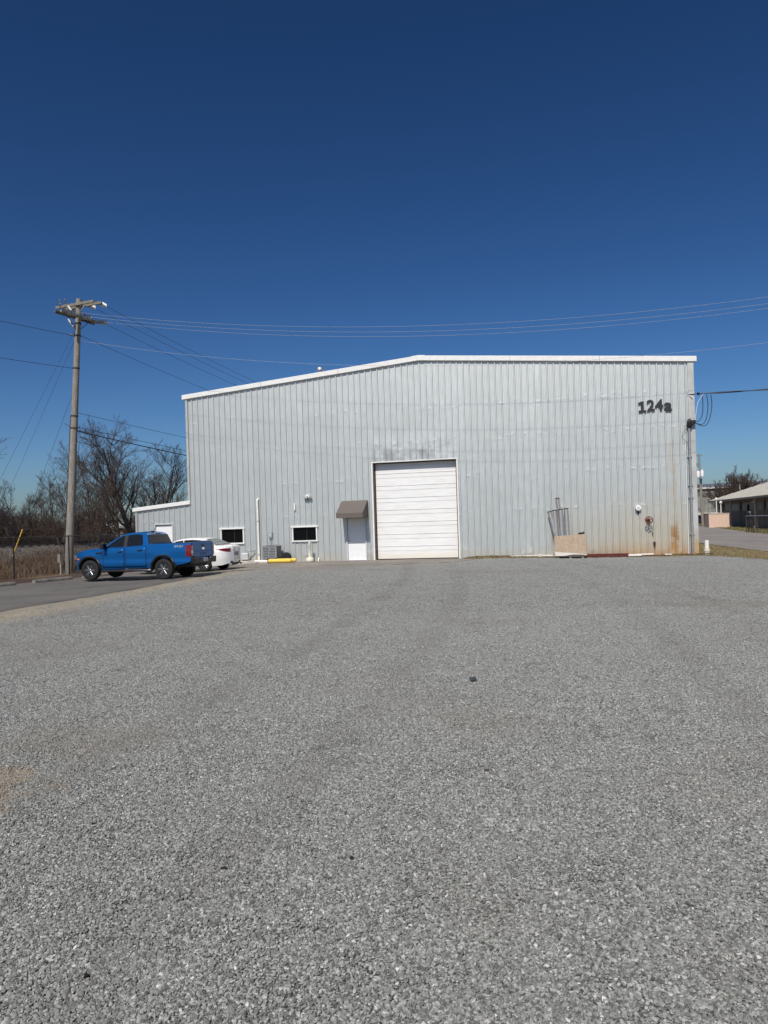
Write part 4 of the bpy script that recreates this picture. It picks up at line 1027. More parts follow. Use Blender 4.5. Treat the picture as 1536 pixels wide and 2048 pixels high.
def door_patch(root, x0, x1, z0, z1, yy, paint, handle_x, handle_z, hm):
    ds = []
    for s in (1, -1):
        rows = [[(x, s * (yy(x, z) + 0.008), z) for x in np.linspace(x0, x1, 10)] for z in np.linspace(z0, z1, 10)]
        d = MB().grid(rows).build('door', M[paint], root, smooth=60, fix=True)
        sm_ = d.modifiers.new('solid', 'SOLIDIFY'); sm_.thickness = 0.012; sm_.offset = 0
        seam = MB()
        for xx in (x0 - 0.007, x1 + 0.007): seam.grid([[(xx - 0.008, s * (yy(xx, z) + 0.004), z), (xx + 0.008, s * (yy(xx, z) + 0.004), z)] for z in np.linspace(z0, z1, 10)])
        seam.build('seam', M['dark'], d)
        MB().tube([(handle_x - 0.1, s * (yy(handle_x, handle_z) + 0.012), handle_z), (handle_x - 0.08, s * (yy(handle_x, handle_z) + 0.045), handle_z + 0.005), (handle_x + 0.08, s * (yy(handle_x, handle_z) + 0.045), handle_z + 0.005), (handle_x + 0.1, s * (yy(handle_x, handle_z) + 0.012), handle_z)], 0.018, 6).build('handle', M[hm], d, smooth=40)
        ds.append(d)
    return ds

def arch_trim(root, ax, R0, R1, wr, yy, zmin, mat, name='wheel_arch_flare'):
    for s in (1, -1):
        rows = []
        for t in np.linspace(rad(-18), rad(198), 28):
            row = []
            for r, o_ in ((R0 - 0.03, -0.10), (R0, 0.022), (R0 + 0.02, 0.034), (R1 - 0.012, 0.03), (R1, 0.0)):
                x, z = ax + r * math.cos(t), wr + r * math.sin(t); row.append((x, s * (yy(x, max(z, 0.3)) + o_), z))
            if row[2][2] > zmin: rows.append(row)
        MB().grid(rows).build(name, M[mat], root, smooth=60)

def make_truck():
    TA = rad(180 - 14.5)
    F = Vector((math.cos(TA), math.sin(TA))); Lf = Vector((-F.y, F.x))
    rl = Vector((-8.40, 28.2))
    org = rl - Lf * 0.80
    t = thing('pickup_truck', 'blue crew cab pickup truck parked left of the warehouse', 'pickup truck', (org.x, org.y, gz(org.x, org.y) + 0.03), TA)
    sp = dict(x0=-1.16, x1=4.16, axles=(0.0, 3.22), arch=0.49, wr=0.39,
              bottom=[(-1.16, 0.66), (-0.9, 0.58), (-0.5, 0.52), (0.5, 0.45), (2.7, 0.42), (3.7, 0.36), (4.16, 0.42)],
              top=[(-1.16, 1.355), (0.6, 1.345), (0.7, 1.30), (1.7, 1.25), (2.6, 1.215), (2.9, 1.20), (3.4, 1.15), (3.75, 1.085), (3.95, 1.02), (4.1, 0.93), (4.16, 0.82)],
              half=lambda x: 0.93 if x < 3.45 else 0.93 * max(0.0, 1 - ((x - 3.45) / 0.715) ** 2.6) ** 0.5,
              sect=[(0.36, 0.93), (0.45, 0.945), (0.56, 0.968), (0.65, 1.0), (0.73, 0.972), (0.78, 0.968), (1.0, 0.992), (1.10, 0.99), (1.20, 0.972), (1.30, 0.955), (1.36, 0.935)], flare=0.035, bed=(-1.15, 0.55))
    body, yy, zb, zt = car_shell(t, sp, 'blue_paint')
    gsp = dict(profile=[(2.72, 1.17, 0.1), (2.62, 1.25, 0.6), (2.32, 1.45, 1), (1.98, 1.655, 1), (1.80, 1.735, 1), (1.55, 1.785, 1), (1.2, 1.81, 1), (0.95, 1.80, 1), (0.82, 1.765, 0.6), (0.74, 1.70, 0.0), (0.62, 1.33, 0), (0.60, 1.2, 0)], gh=[(1.1, 0.90), (1.2, 0.885), (1.3, 0.86), (1.7, 0.725), (1.82, 0.66)])
    yg = greenhouse(t, gsp, 'blue_paint')
    fd = door_patch(t, 1.68, 2.62, 0.47, 1.21, yy, 'blue_paint', 1.84, 1.09, 'black_plastic')
    rd = door_patch(t, 0.72, 1.65, 0.48, 1.25, yy, 'blue_paint', 0.98, 1.13, 'black_plastic')
    side_glass(t, [(2.47, 1.26), (2.28, 1.41), (1.99, 1.60), (1.80, 1.69), (1.72, 1.70), (1.72, 1.27)], yg, parents=fd)
    side_glass(t, [(1.56, 1.28), (1.56, 1.715), (1.35, 1.735), (1.10, 1.735), (0.95, 1.70), (0.88, 1.36), (0.91, 1.32)], yg, parents=rd)
    side_glass(t, [(1.715, 1.265), (1.715, 1.70), (1.565, 1.715), (1.565, 1.275)], yg, 'black_plastic', 0.004, 'pillar_trim')
    cross_glass(t, (2.60, 1.27), (1.84, 1.72), yg, 'windscreen')
    cross_glass(t, (0.625, 1.345), (0.745, 1.715), yg, 'rear_window', 0.035, 0.012, 0.02)
    # tailgate with emblem and letters
    tg = MB().prism([(-0.72, 0.80), (0.72, 0.80), (0.745, 1.05), (0.735, 1.355), (-0.735, 1.355), (-0.745, 1.05)], 'X', -1.20, -1.13).build('tailgate', M['blue_paint'], t, bevel=0.018)
    e = MB().lathe([(0.10, -1.206), (0.10, -1.212), (0, -1.214)], (0, 0, 0), 'X', 24).build('emblem', M['chrome'], tg)
    e.scale = (1, 1, 0.42); e.location.z = 1.12
    me = text_mesh('RANGER', 0.12, 0.002, 0.004); o = obj('lettering', me, tg, M['blue_paint']); o.matrix_local = Matrix(((0, 0, -1, -1.205), (-1, 0, 0, 0), (0, 1, 0, 0.92), (0, 0, 0, 1)))
    MB().box((-1.205, 0, 1.25), (0.02, 0.2, 0.09)).build('handle', M['black_plastic'], tg, bevel=0.008)
    MB().prism([(-1.195, 1.02), (-1.215, 1.032), (-1.195, 1.044)], 'Y', -0.7, 0.7).build('crease', M['blue_paint'], tg)
    MB().box((-0.3, 0, 1.345), (1.66, 1.64, 0.03)).build('bed_cover', M['black_plastic'], t)
    for s in (1, -1):
        MB().prism([(s * 0.745, 0.84), (s * 0.89, 0.84), (s * 0.925, 0.95), (s * 0.905, 1.25), (s * 0.745, 1.29)], 'X', -1.205, -1.12).build('tail_light', M['red_lens'], t, bevel=0.02)
        rows = [[(x, s * (yy(x, z) + 0.008), z) for x in (-1.165, -1.10, -1.03, -0.975 + 0.05 * abs(z - 1.05))] for z in np.linspace(0.85, 1.28, 8)]
        MB().grid(rows).build('tail_light', M['red_lens'], t, smooth=60)
        MB().box((-1.208, s * 0.83, 1.02), (0.012, 0.11, 0.1)).build('reverse_lamp', M['porcelain'], t)
        MB().prism([(3.62, 0.84), (4.0, 0.80), (4.03, 0.98), (3.7, 1.02)], 'Y', s * 0.60, s * 0.80).build('headlight', M['chrome'], t, bevel=0.02)
        MB().box((3.735, s * 0.885, 0.82), (0.11, 0.03, 0.05)).build('side_marker', M['amber_lens'], t, bevel=0.008)
        m = MB().tube([(2.50, s * 0.88, 1.24), (2.50, s * 1.0, 1.27)], 0.03, 8).box((2.48, s * 1.06, 1.31), (0.14, 0.22, 0.21)).build('mirror', M['black_plastic'], t, bevel=0.03)
        MB().box((2.405, s * 1.06, 1.31), (0.006, 0.18, 0.17)).build('mirror_glass', M['glass'], m)
        MB().box((2.80, s * (yy(2.80, 1.05) + 0.008), 1.05), (0.20, 0.02, 0.06)).box((2.67, s * (yy(2.67, 1.06) + 0.010), 1.06), (0.03, 0.012, 0.11)).build('fender_badge', M['black_plastic'], t, bevel=0.006)
        MB().tube([(0.55, s * 0.88, 0.36), (0.7, s * 0.93, 0.36), (2.55, s * 0.93, 0.36), (2.7, s * 0.88, 0.36)], 0.045, 8).build('side_step', M['alloy_dark'], t, smooth=40)
        me = text_mesh('SPORT', 0.13, 0.001, 0.002); o = obj('lettering', me, t, simple('decal_grey', (0.33, 0.36, 0.42), 0.4)); yv = s * (yy(-0.72, 1.24) + 0.006)
        o.matrix_local = Matrix(((-s, 0, 0, -0.68), (0, 0, s, yv), (0, 1, 0, 1.235), (0, 0, 0, 1)))
    for ax in sp['axles']: arch_trim(t, ax, 0.49, 0.565, 0.39, yy, 0.44, 'black_plastic')
    MB().prism([(-0.86, 0.56), (0.86, 0.56), (0.89, 0.80), (0.45, 0.80), (0.40, 0.70), (-0.40, 0.70), (-0.45, 0.80), (-0.89, 0.80)], 'X', -1.31, -1.10).build('rear_bumper', M['black_plastic'], t, bevel=0.03)
    MB().box((-1.317, 0, 0.70), (0.012, 0.32, 0.15)).build('licence_plate', M['galv_box'], t)
    MB().box((4.08, 0, 0.50), (0.16, 1.1, 0.24)).build('front_bumper', M['black_plastic'], t, bevel=0.04)
    MB().box((4.12, 0, 0.80), (0.06, 0.85, 0.24)).build('grille', M['black_plastic'], t, bevel=0.02)
    MB().box((1.45, 0, 0.62), (5.0, 1.20, 0.36)).build('underbody', M['dark'], t)
    MB().tube([(0, -0.75, 0.39), (0, 0.75, 0.39)], 0.06, 8).tube([(3.22, -0.75, 0.39), (3.22, 0.75, 0.39)], 0.05, 8).lathe([(0.0, -0.16), (0.15, -0.1), (0.15, 0.1), (0, 0.16)], (0, 0, 0.39), 'Y', 12).build('axle', M['dark'], t)
    MB().tube([(0.88, 0.12, 1.83), (0.84, 0.12, 1.86), (0.74, 0.12, 2.0)], [0.03, 0.012, 0.006], 6).box((0.9, 0.12, 1.835), (0.16, 0.06, 0.05)).build('antenna', M['black_plastic'], t)
    MB().box((0.735, 0, 1.745), (0.03, 0.32, 0.035)).build('brake_lamp', M['red_lens'], t)
    wheel_set(t, sp['axles'], 0.925, 0.39, 0.265, 0.245, 6, 'alloy', 'alloy_dark')
    return t
make_truck()

def make_sedan(name, label, paint, rl, ang, z=None, group=None):
    TA = rad(180 - ang); F = Vector((math.cos(TA), math.sin(TA))); Lf = Vector((-F.y, F.x)); org = Vector(rl) - Lf * 0.79
    t = thing(name, label, 'car', (org.x, org.y, (gz(org.x, org.y) if z is None else z) + 0.03), TA, group)
    sp = dict(x0=-1.08, x1=3.83, axles=(0.0, 2.83), arch=0.375, wr=0.325,
              bottom=[(-1.08, 0.36), (-0.8, 0.26), (-0.4, 0.23), (2.4, 0.21), (3.4, 0.22), (3.83, 0.3)],
              top=[(-1.08, 0.80), (-1.05, 0.98), (-0.98, 1.06), (-0.85, 1.07), (-0.5, 1.04), (0.0, 0.99), (1.0, 0.95), (2.0, 0.94), (2.6, 0.92), (3.2, 0.82), (3.6, 0.72), (3.83, 0.58)],
              half=lambda x: (0.925 * max(0.0, 1 - ((x - 2.95) / 0.90) ** 2.8) ** 0.5 if x > 2.95 else (0.925 * max(0.0, 1 - (max(0.0, -0.25 - x) / 0.838) ** 3) ** 0.42 if x < -0.25 else 0.925)),
              sect=[(0.2, 0.93), (0.34, 0.965), (0.55, 1.0), (0.66, 0.995), (0.72, 0.985), (0.88, 0.965), (0.98, 0.90), (1.07, 0.80)], flare=0.012)
    body, yy, zb, zt = car_shell(t, sp, paint)
    gsp = dict(profile=[(2.42, 0.88, 0.1), (2.34, 0.95, 0.5), (1.95, 1.17, 1), (1.50, 1.37, 1), (1.2, 1.43, 1), (0.8, 1.455, 1), (0.35, 1.44, 1), (0.1, 1.405, 1), (-0.45, 1.13, 1), (-0.62, 1.05, 0.5), (-0.66, 0.96, 0)], gh=[(0.85, 0.83), (1.0, 0.80), (1.36, 0.62), (1.46, 0.55)])
    yg = greenhouse(t, gsp, paint)
    fd = door_patch(t, 1.12, 2.20, 0.34, 0.92, yy, paint, 1.32, 0.82, 'chrome')
    rd = door_patch(t, 0.30, 1.08, 0.36, 0.93, yy, paint, 0.42, 0.84, 'chrome')
    side_glass(t, [(2.18, 0.98), (1.85, 1.16), (1.48, 1.33), (1.14, 1.37), (1.14, 0.99)], yg, parents=fd)
    side_glass(t, [(1.09, 0.99), (1.09, 1.375), (0.7, 1.385), (0.3, 1.36), (0.02, 1.25), (-0.15, 1.06), (0.0, 1.0)], yg, parents=rd)
    cross_glass(t, (2.30, 0.98), (1.54, 1.36), yg, 'windscreen')
    cross_glass(t, (-0.50, 1.12), (0.08, 1.40), yg, 'rear_window', 0.05, 0.018)
    MB().prism([(-1.075, 0.90), (-1.055, 1.04), (-1.02, 1.10), (-0.9, 1.125), (-0.62, 1.095), (-0.62, 1.06), (-0.96, 1.06), (-1.04, 0.92)], 'Y', -0.30, 0.30).build('boot_lid', M[paint], t, bevel=0.012)
    for s in (1, -1):
        rows = []
        for u in np.linspace(0, 1, 10):
            x = -0.55 - 0.49 * u ** 0.7
            hh = 0.015 + 0.06 * min(1, u * 1.3); zc = 0.95 - 0.05 * u
            rows.append([(x, s * (yy(x, zc + k * hh) + 0.012), zc + k * hh) for k in (-1, -0.3, 0.4, 1)])
        MB().grid(rows).build('tail_light', M['red_lens'], t, smooth=50)
        m = MB().tube([(2.05, s * 0.85, 0.97), (2.03, s * 0.97, 1.0)], 0.025, 6).box((2.0, s * 1.0, 1.02), (0.1, 0.2, 0.13)).build('mirror', M[paint], t, bevel=0.02)
        MB().prism([(3.35, 0.62), (3.72, 0.58), (3.66, 0.70), (3.3, 0.76)], 'Y', s * 0.55, s * 0.76).build('headlight', M['chrome'], t, bevel=0.02)
        MB().tube([(-1.0, s * 0.5, 0.29), (-1.10, s * 0.5, 0.29)], 0.045, 10).build('exhaust_tip', M['chrome'], t)
    MB().box((-1.0, 0, 0.36), (0.14, 0.9, 0.14)).build('rear_valance', M['black_plastic'], t, bevel=0.03)
    MB().box((-1.118, 0, 0.74), (0.012, 0.34, 0.16)).build('licence_plate', M['ac_grey'], t)
    MB().lathe([(0.07, -1.112), (0.07, -1.118), (0, -1.12)], (0, 0, 0.93), 'X', 18).build('emblem', M['chrome'], t)
    MB().box((1.4, 0, 0.42), (4.6, 1.16, 0.36)).build('underbody', M['dark'], t)
    MB().tube([(0, -0.7, 0.325), (0, 0.7, 0.325)], 0.05, 8).tube([(2.83, -0.7, 0.325), (2.83, 0.7, 0.325)], 0.05, 8).build('axle', M['dark'], t)
    wheel_set(t, sp['axles'], 0.905, 0.33, 0.225, 0.235, 9, 'alloy', 'alloy_dark', True)
    return t
make_sedan('sedan', 'white sedan parked behind the blue pickup with its rear showing', 'white_paint', (-7.80, 32.1), 16.0)

# ------------------------------------------------------------------ bare trees, brush, dry grass
def grow(seed, H, spread=0.55, r0=0.16, lev=4, kids=(9, 8, 6, 4), first=0.18, up=0.12, ang=(0.55, 0.95), stems=1):
    rg = np.random.default_rng(seed); segs = []
    def branch(p, d, L, r, l):
        ns = 7 if l == 0 else (5 if l == 1 else 3); pts = [p]; dd = d.copy()
        for i in range(ns):
            dd = dd + rg.normal(0, 0.07 if l == 0 else 0.12, 3); dd[2] += up * (0.6 if l else 0.2); dd /= np.linalg.norm(dd)
            pts.append(pts[-1] + dd * L / ns)
        rr = [max(0.005, r * (1 - 0.75 * i / ns)) for i in range(ns + 1)]
        for i in range(ns): segs.append((pts[i], pts[i + 1], rr[i], rr[i + 1], l))
        if l >= lev: return
        n = kids[min(l, len(kids) - 1)]
        for k in range(n):
            u = first + (1 - first) * (k + rg.random() * 0.8) / n if l == 0 else 0.2 + 0.8 * (k + rg.random()) / n
            u = min(u, 0.98); i = int(u * ns); f = u * ns - i; q = pts[i] + (pts[i + 1] - pts[i]) * f
            ax = (pts[i + 1] - pts[i]); ax /= np.linalg.norm(ax)
            th = rg.uniform(*ang) * (1.0 if l == 0 else 0.85); ph = rg.random() * 6.283 + k * 2.4
            a = np.cross(ax, [0.3, 0.5, 0.8]); a /= np.linalg.norm(a); b = np.cross(ax, a)
            nd = ax * math.cos(th) + (a * math.cos(ph) + b * math.sin(ph)) * math.sin(th)
            ln = L * (spread if l == 0 else 0.52) * (1.05 - 0.55 * (u if l == 0 else u * 0.6)) * rg.uniform(0.75, 1.2)
            branch(q, nd, ln, rr[i] * (0.55 if l == 0 else 0.6), l + 1)
    for s in range(stems):
        a = s * 2.4 + rg.random(); t = 0.0 if stems == 1 else (rg.uniform(0.08, 0.4) if stems < 10 else rg.uniform(0.0, 0.75))
        branch(np.array([0.25 * math.cos(a), 0.25 * math.sin(a), 0.0]) * (stems > 1), np.array([math.sin(t) * math.cos(a), math.sin(t) * math.sin(a), math.cos(t)]), H * (0.82 if stems == 1 else rg.uniform(0.6, 1)), r0, 0)
    return segs
def seg_arrays(segs, sides=3, rmin=0.0):
    P = np.array([s[0] for s in segs]); Q = np.array([s[1] for s in segs]); r = np.maximum(rmin, np.array([s[2] for s in segs])); q = np.maximum(rmin * 0.8, np.array([s[3] for s in segs]))
    d = Q - P; d /= np.linalg.norm(d, axis=1)[:, None]
    a = np.cross(d, np.array([0.31, 0.52, 0.79])); a /= np.linalg.norm(a, axis=1)[:, None]; b = np.cross(d, a)
    V = []
    for base, rad_ in ((P, r), (Q, q)):
        for j in range(sides):
            t = 2 * math.pi * j / sides; V.append(base + (a * math.cos(t) + b * math.sin(t)) * rad_[:, None])
    V = np.stack(V, 1).reshape(-1, 3); n = len(segs); o_ = np.arange(n)[:, None] * (2 * sides)
    F = np.concatenate([np.concatenate([o_ + j, o_ + (j + 1) % sides, o_ + sides + (j + 1) % sides, o_ + sides + j], 1) for j in range(sides)], 0)
    return V, F
TREES = {}
def tree_meshes(key, mat, **kw):
    segs = grow(**kw); tr_ = [s for s in segs if s[4] == 0]; cr_ = [s for s in segs if s[4] > 0]
    V, F = seg_arrays(tr_, 8); mt_ = np_mesh('trunk', V, F, mat, True)
    V, F = seg_arrays(cr_, 3, kw_r.get(key, 0.010)); mc_ = np_mesh('crown', V, F, mat)
    TREES[key] = (mt_, mc_)
kw_r = {'tall': 0.0065, 'low': 0.0065, 'brown': 0.006, 'small': 0.007, 'round': 0.010}
tree_meshes('tall', M['bark'], seed=3, H=12.0, r0=0.20, spread=0.55, kids=(15, 8, 6, 5), first=0.15, up=0.16, ang=(0.45, 0.85))
tree_meshes('low', M['bark'], seed=8, H=9.0, r0=0.15, spread=0.66, kids=(12, 8, 6, 4), first=0.12, up=0.13, ang=(0.5, 0.9))
tree_meshes('brown', M['bark_brown'], seed=21, H=8.5, r0=0.06, spread=0.40, kids=(9, 6, 5, 3), first=0.15, up=0.12, ang=(0.45, 0.9), stems=4)
tree_meshes('small', M['bark'], seed=33, H=6.5, r0=0.09, spread=0.6, kids=(13, 7, 5, 3), first=0.12, up=0.2, ang=(0.5, 0.9))
tree_meshes('round', M['bark_brown'], seed=40, H=7.0, r0=0.10, spread=0.35, lev=3, kids=(12, 9, 6), first=0.25, up=0.10, ang=(0.3, 0.7), stems=40)
def px_to(u, Z): return (u * Z, Z)
def tree(kind, px, Z, ztop, label, rz, wide=1.0, group='bare trees beyond the railway', zb=-0.1, name='bare_tree'):
    x, y = (px - 768) / 1480 * Z, Z
    r = thing(name, label, 'tree', (x, y, zb), rz, group)
    Hn = {'tall': 12.0, 'low': 9.0, 'brown': 8.5, 'small': 6.5, 'round': 7.0}[kind]; s = (ztop - zb) / Hn
    r.scale = (s * wide, s * wide, s)
    for n_, m_ in zip(('trunk', 'crown'), TREES[kind]): obj(n_, m_, r)
T = [('tall', 272, 72, 12.3, 'tallest bare tree, standing left of the warehouse wall', 0.4, 1.45),
     ('tall', 330, 78, 10.6, 'bare tree right beside the warehouse wall, above the lean-to roof', 2.0, 1.35),
     ('low', 238, 70, 9.6, 'bare tree just left of the tallest one', 1.2, 0.9),
     ('brown', 178, 64, 8.8, 'reddish brown many stemmed tree close right of the pole', 0.2, 1.0),
     ('brown', 205, 68, 8.6, 'reddish brown many stemmed tree between pole and tallest tree', 2.4, 1.0),
     ('low', 122, 66, 8.6, 'bare tree with spreading limbs behind the pole, leaning left', 3.3, 1.0),
     ('brown', 128, 62, 6.8, 'low brown tree directly behind the pole', 4.0, 1.2),
     ('small', 36, 62, 6.5, 'small slender bare tree at far left behind the yellow guy guard', 0.7, 0.9),
     ('small', 70, 70, 5.6, 'small twiggy bare tree between the slender one and the pole', 2.2, 1.0),
     ('low', 88, 80, 6.4, 'low wide bare tree left of the pole in the back row', 5.0, 1.1),
     ('tall', -62, 58, 11.8, 'bare tree whose branches reach in at the left picture edge', 1.0, 1.4),
     ('brown', 300, 66, 5.6, 'brown twiggy tree low behind the lean-to roof', 1.1, 1.2),
     ('brown', 5, 82, 4.8, 'brown scrub tree low at the left picture edge', 1.7, 1.6),
     ('low', 355, 84, 8.2, 'bare tree partly hidden by the warehouse corner', 0.0, 1.0),
     ('brown', 232, 80, 7.2, 'brown twiggy tree behind the two at the centre of the row', 3.1, 1.3)]
for k, px, Z, zt_, lab, rz, wd in T: tree(k, px, Z, zt_, lab, rz, wd)

# brush under the trees: one tangled mass
bs_ = seg_arrays(grow(77, 3.2, 0.6, 0.03, 3, (8, 7, 5), 0.05, 0.1, (0.5, 1.1), stems=7), 3, 0.012)
rg = np.random.default_rng(4); Vs, Fs = [], []; base = 0
for i in range(95):
    s = rg.uniform(-22, 60); q = rg.uniform(5.5, 17); p = RA + RD * s + RN * q
    sc_ = rg.uniform(0.6, 1.25) * (1.0 if q > 8 else 0.75); a = rg.random() * 6.28; R2 = np.array([[math.cos(a), -math.sin(a), 0], [math.sin(a), math.cos(a), 0], [0, 0, 1]])
    V = bs_[0] @ R2.T * np.array([sc_ * 1.4, sc_ * 1.4, sc_]) + np.array([p.x, p.y, -0.2]); Vs.append(V); Fs.append(bs_[1] + base); base += len(V)
stuff(obj('undergrowth', np_mesh('undergrowth', np.concatenate(Vs), np.concatenate(Fs), M['bark_brown'])), 'tangled brown brush under the bare trees beyond the railway', 'brush')

def blades(n, pos, hmin, hmax, wid, lean_, seed):
    rg = np.random.default_rng(seed); a = rg.random(n) * 6.283; h = rg.uniform(hmin, hmax, n); l = rg.normal(0, lean_, (n, 2)) * h[:, None]
    dx = np.stack([np.cos(a), np.sin(a), np.zeros(n)], 1) * wid * rg.uniform(0.6, 1.4, n)[:, None]
    mid = pos + np.stack([l[:, 0] * 0.35, l[:, 1] * 0.35, h * 0.6], 1); tip = pos + np.stack([l[:, 0], l[:, 1], h], 1)
    V = np.stack([pos - dx, pos + dx, mid + dx * 0.7, mid - dx * 0.7, tip + dx * 0.1, tip - dx * 0.1], 1).reshape(-1, 3)
    o_ = np.arange(n)[:, None] * 6; F = np.concatenate([o_ + np.array([[0, 1, 2, 3]]), o_ + np.array([[3, 2, 4, 5]])], 0)
    return V, F
def mat_blade(name, a, b):
    t = NT(name); g = t.n('ShaderNodeNewGeometry'); col = t.mix(g.outputs['Random Per Island'], a, b); return t.done(col, 0.9, spec=0.1)
n = 90000; rg = np.random.default_rng(9)
s = rg.uniform(-14, 40, n); w = rg.random(n); pos = np.zeros((n, 3))
fx0 = FA.x + FD.x * s - 0.25; fy0 = FA.y + FD.y * s + 0.1
far = np.array([RA.x, RA.y]) + np.outer(s * 1.2 - 10, RD) + np.array([RN.x, RN.y]) * -1.7
pos[:, 0] = fx0 * (1 - w) + far[:, 0] * w; pos[:, 1] = fy0 * (1 - w) + far[:, 1] * w
qq = (pos[:, 0] - RA.x) * RN.x + (pos[:, 1] - RA.y) * RN.y
pos[:, 2] = -0.15 + np.clip((qq + 4.5) / 3.6, 0, 1) * 0.75
def lat(x, y, sc_, seed):
    r = np.random.default_rng(seed).random((64, 64)); fx, fy = (x * sc_) % 63, (y * sc_) % 63; ix, iy = fx.astype(int), fy.astype(int); u, v = fx - ix, fy - iy
    return (r[ix, iy] * (1 - u) + r[ix + 1, iy] * u) * (1 - v) + (r[ix, iy + 1] * (1 - u) + r[ix + 1, iy + 1] * u) * v
cl = lat(pos[:, 0], pos[:, 1], 0.7, 1) * 0.6 + lat(pos[:, 0], pos[:, 1], 1.9, 2) * 0.4
kp = rg.random(n) < np.clip((cl - 0.2) * 2.4, 0.12, 1); pos = pos[kp]; cl = cl[kp]; n = len(pos)
V, F = blades(n, pos, 0.18, 0.55, 0.010, 0.6, 3)
hs_ = np.repeat(0.55 + 0.9 * cl, 6); zb_ = np.repeat(pos[:, 2], 6); V[:, 2] = zb_ + (V[:, 2] - zb_) * hs_
stuff(obj('dry_grass', np_mesh('dry_grass', V, F, mat_blade('dry_blade', (0.075, 0.048, 0.031), (0.215, 0.150, 0.100)))), 'brown dry grass between chain link fence and railway bank', 'grass')
n = 26000; pos = np.zeros((n, 3)); k = 0
rg = np.random.default_rng(12); P_ = []
while len(P_) < n:
    y = rg.uniform(28.5, 52); x = rg.uniform(14.3, 26)
    if x < interp([(28.5, 15.0), (33.3, 14.5), (52, 19.0)], y) + 0.1 or x > 18.1 + (y - 35) * 0.155 + 0.00115 * (y - 35) ** 2 - 0.1: continue
    P_.append((x, y, gz(x, y) - 0.04))
V, F = blades(n, np.array(P_), 0.03, 0.13, 0.007, 0.5, 5)
stuff(obj('grass_strip', np_mesh('grass_strip', V, F, mat_blade('verge_blade', (0.11, 0.10, 0.045), (0.42, 0.33, 0.19)))), 'patchy short grass between warehouse corner and side road', 'grass')
n = 22000; P_ = []
while len(P_) < n:
    y = rg.uniform(48, 100); x = rg.uniform(24, 52); a = 18.1 + (y - 35) * 0.155 + 0.00115 * (y - 35) ** 2; b = a + 7.0 + 0.035 * (y - 35)
    if b + 0.1 < x < b + 16: P_.append((x, y, gz(x, y) - 0.04))
V, F = blades(n, np.array(P_), 0.05, 0.16, 0.02, 0.4, 6)
stuff(obj('far_grass', np_mesh('far_grass', V, F, mat_blade('lawn_blade', (0.06, 0.085, 0.025), (0.26, 0.22, 0.10)))), 'green and tan grass in front of the brick building across the road', 'grass')
# dead leaves along the soil strip
n = 2600; rg = np.random.default_rng(15); xs_ = rg.uniform(14.5, 25.6, n); ys_ = -np.abs(rg.normal(0, 0.35, n)) - 0.02
pos = np.array([wl(a, b, gz(*wl(a, b)[:2]) + 0.03 + mound(a) * max(0, 1 + b / 0.75)) for a, b in zip(xs_, ys_)])
V, F = blades(n, pos, 0.01, 0.06, 0.014, 1.6, 8)
stuff(obj('leaf_litter', np_mesh('leaf_litter', V, F, mat_blade('leaf_blade', (0.05, 0.028, 0.014), (0.22, 0.14, 0.07)))), 'brown leaf litter along the foot of the warehouse wall', 'leaves')

# pale buildings glimpsed through the trees
sh = thing('distant_shed', 'pale low roofed shed glimpsed between the trees left of the lean-to', 'shed', (-41.5, 118.0, 0), rad(-22))
MB().box((0, 0, 1.2), (16, 8, 2.6)).build('wall', M['ribbed_grey'], sh)
MB().prism([(-4.4, 2.5), (4.4, 2.5), (4.4, 2.62), (0, 3.5), (-4.4, 2.62)], 'X', -8.4, 8.4).build('roof', M['white_trim'], sh)
for k in range(3): MB().box((-5 + 5 * k, -4.01, 1.2), (1.6, 0.06, 1.0)).build('window', M['pane'], sh)

# ------------------------------------------------------------------ right background
def P3(x, y, Z):
    dx, dz = (x - 768) / 1480, (1050 - y) / 1480
    return Vector(((dx * math.cos(ROLL) + dz * math.sin(ROLL)) * Z, Z, EYE + (-dx * math.sin(ROLL) + dz * math.cos(ROLL)) * Z))
# brick building: a long low hall whose shaded flank faces the road
pL = Vector((40.9, 93.0)); pR = Vector((34.6, 62.0)); dv = (pR - pL).normalized(); Lw = (pR - pL).length
bb = thing('brick_building', 'low brick building with pale standing seam roof across the road at right', 'building', (pL.x, pL.y, 0.33), math.atan2(dv.y, dv.x))
# local: x toward the camera along the flank, -y... the flank faces +? (left of the road); depth goes to local +y
sgn = 1.0
def bx(name, c, d, mat, parent=bb, **k): return MB().box(c, d).build(name, M[mat], parent, **k)
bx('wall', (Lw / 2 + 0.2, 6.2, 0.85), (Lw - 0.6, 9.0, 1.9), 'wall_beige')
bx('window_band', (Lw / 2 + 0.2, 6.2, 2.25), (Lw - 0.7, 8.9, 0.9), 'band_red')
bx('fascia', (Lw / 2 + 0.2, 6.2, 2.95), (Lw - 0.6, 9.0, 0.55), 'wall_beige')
for xx in (7.5, 16.5, 25.0): bx('pilaster', (xx, 1.72, 1.55), (0.7, 0.14, 3.2), 'wall_beige')
for xx in (10.5, 13.2, 19.5, 22.5): bx('window', (xx, 1.68, 2.0), (0.5, 0.1, 0.9), 'pane')
for xx in (9.0, 18.5, 28.0): MB().tube([(xx, 0.35, 0), (xx, 0.35, 3.12)], 0.11, 10).box((xx, 0.35, 0.08), (0.34, 0.34, 0.16)).build('post', M['pink_post'], bb)
for xx in (5.0, 14.0): MB().lathe([(0.12, 0), (0.15, 0.12), (0.1, 0.25), (0.0, 0.28)], (xx, 1.4, 2.55), seg=10).build('lamp', M['gauge'], bb)
roof = MB(); ev = 3.15; rg_ = 6.0; yr = 8.2
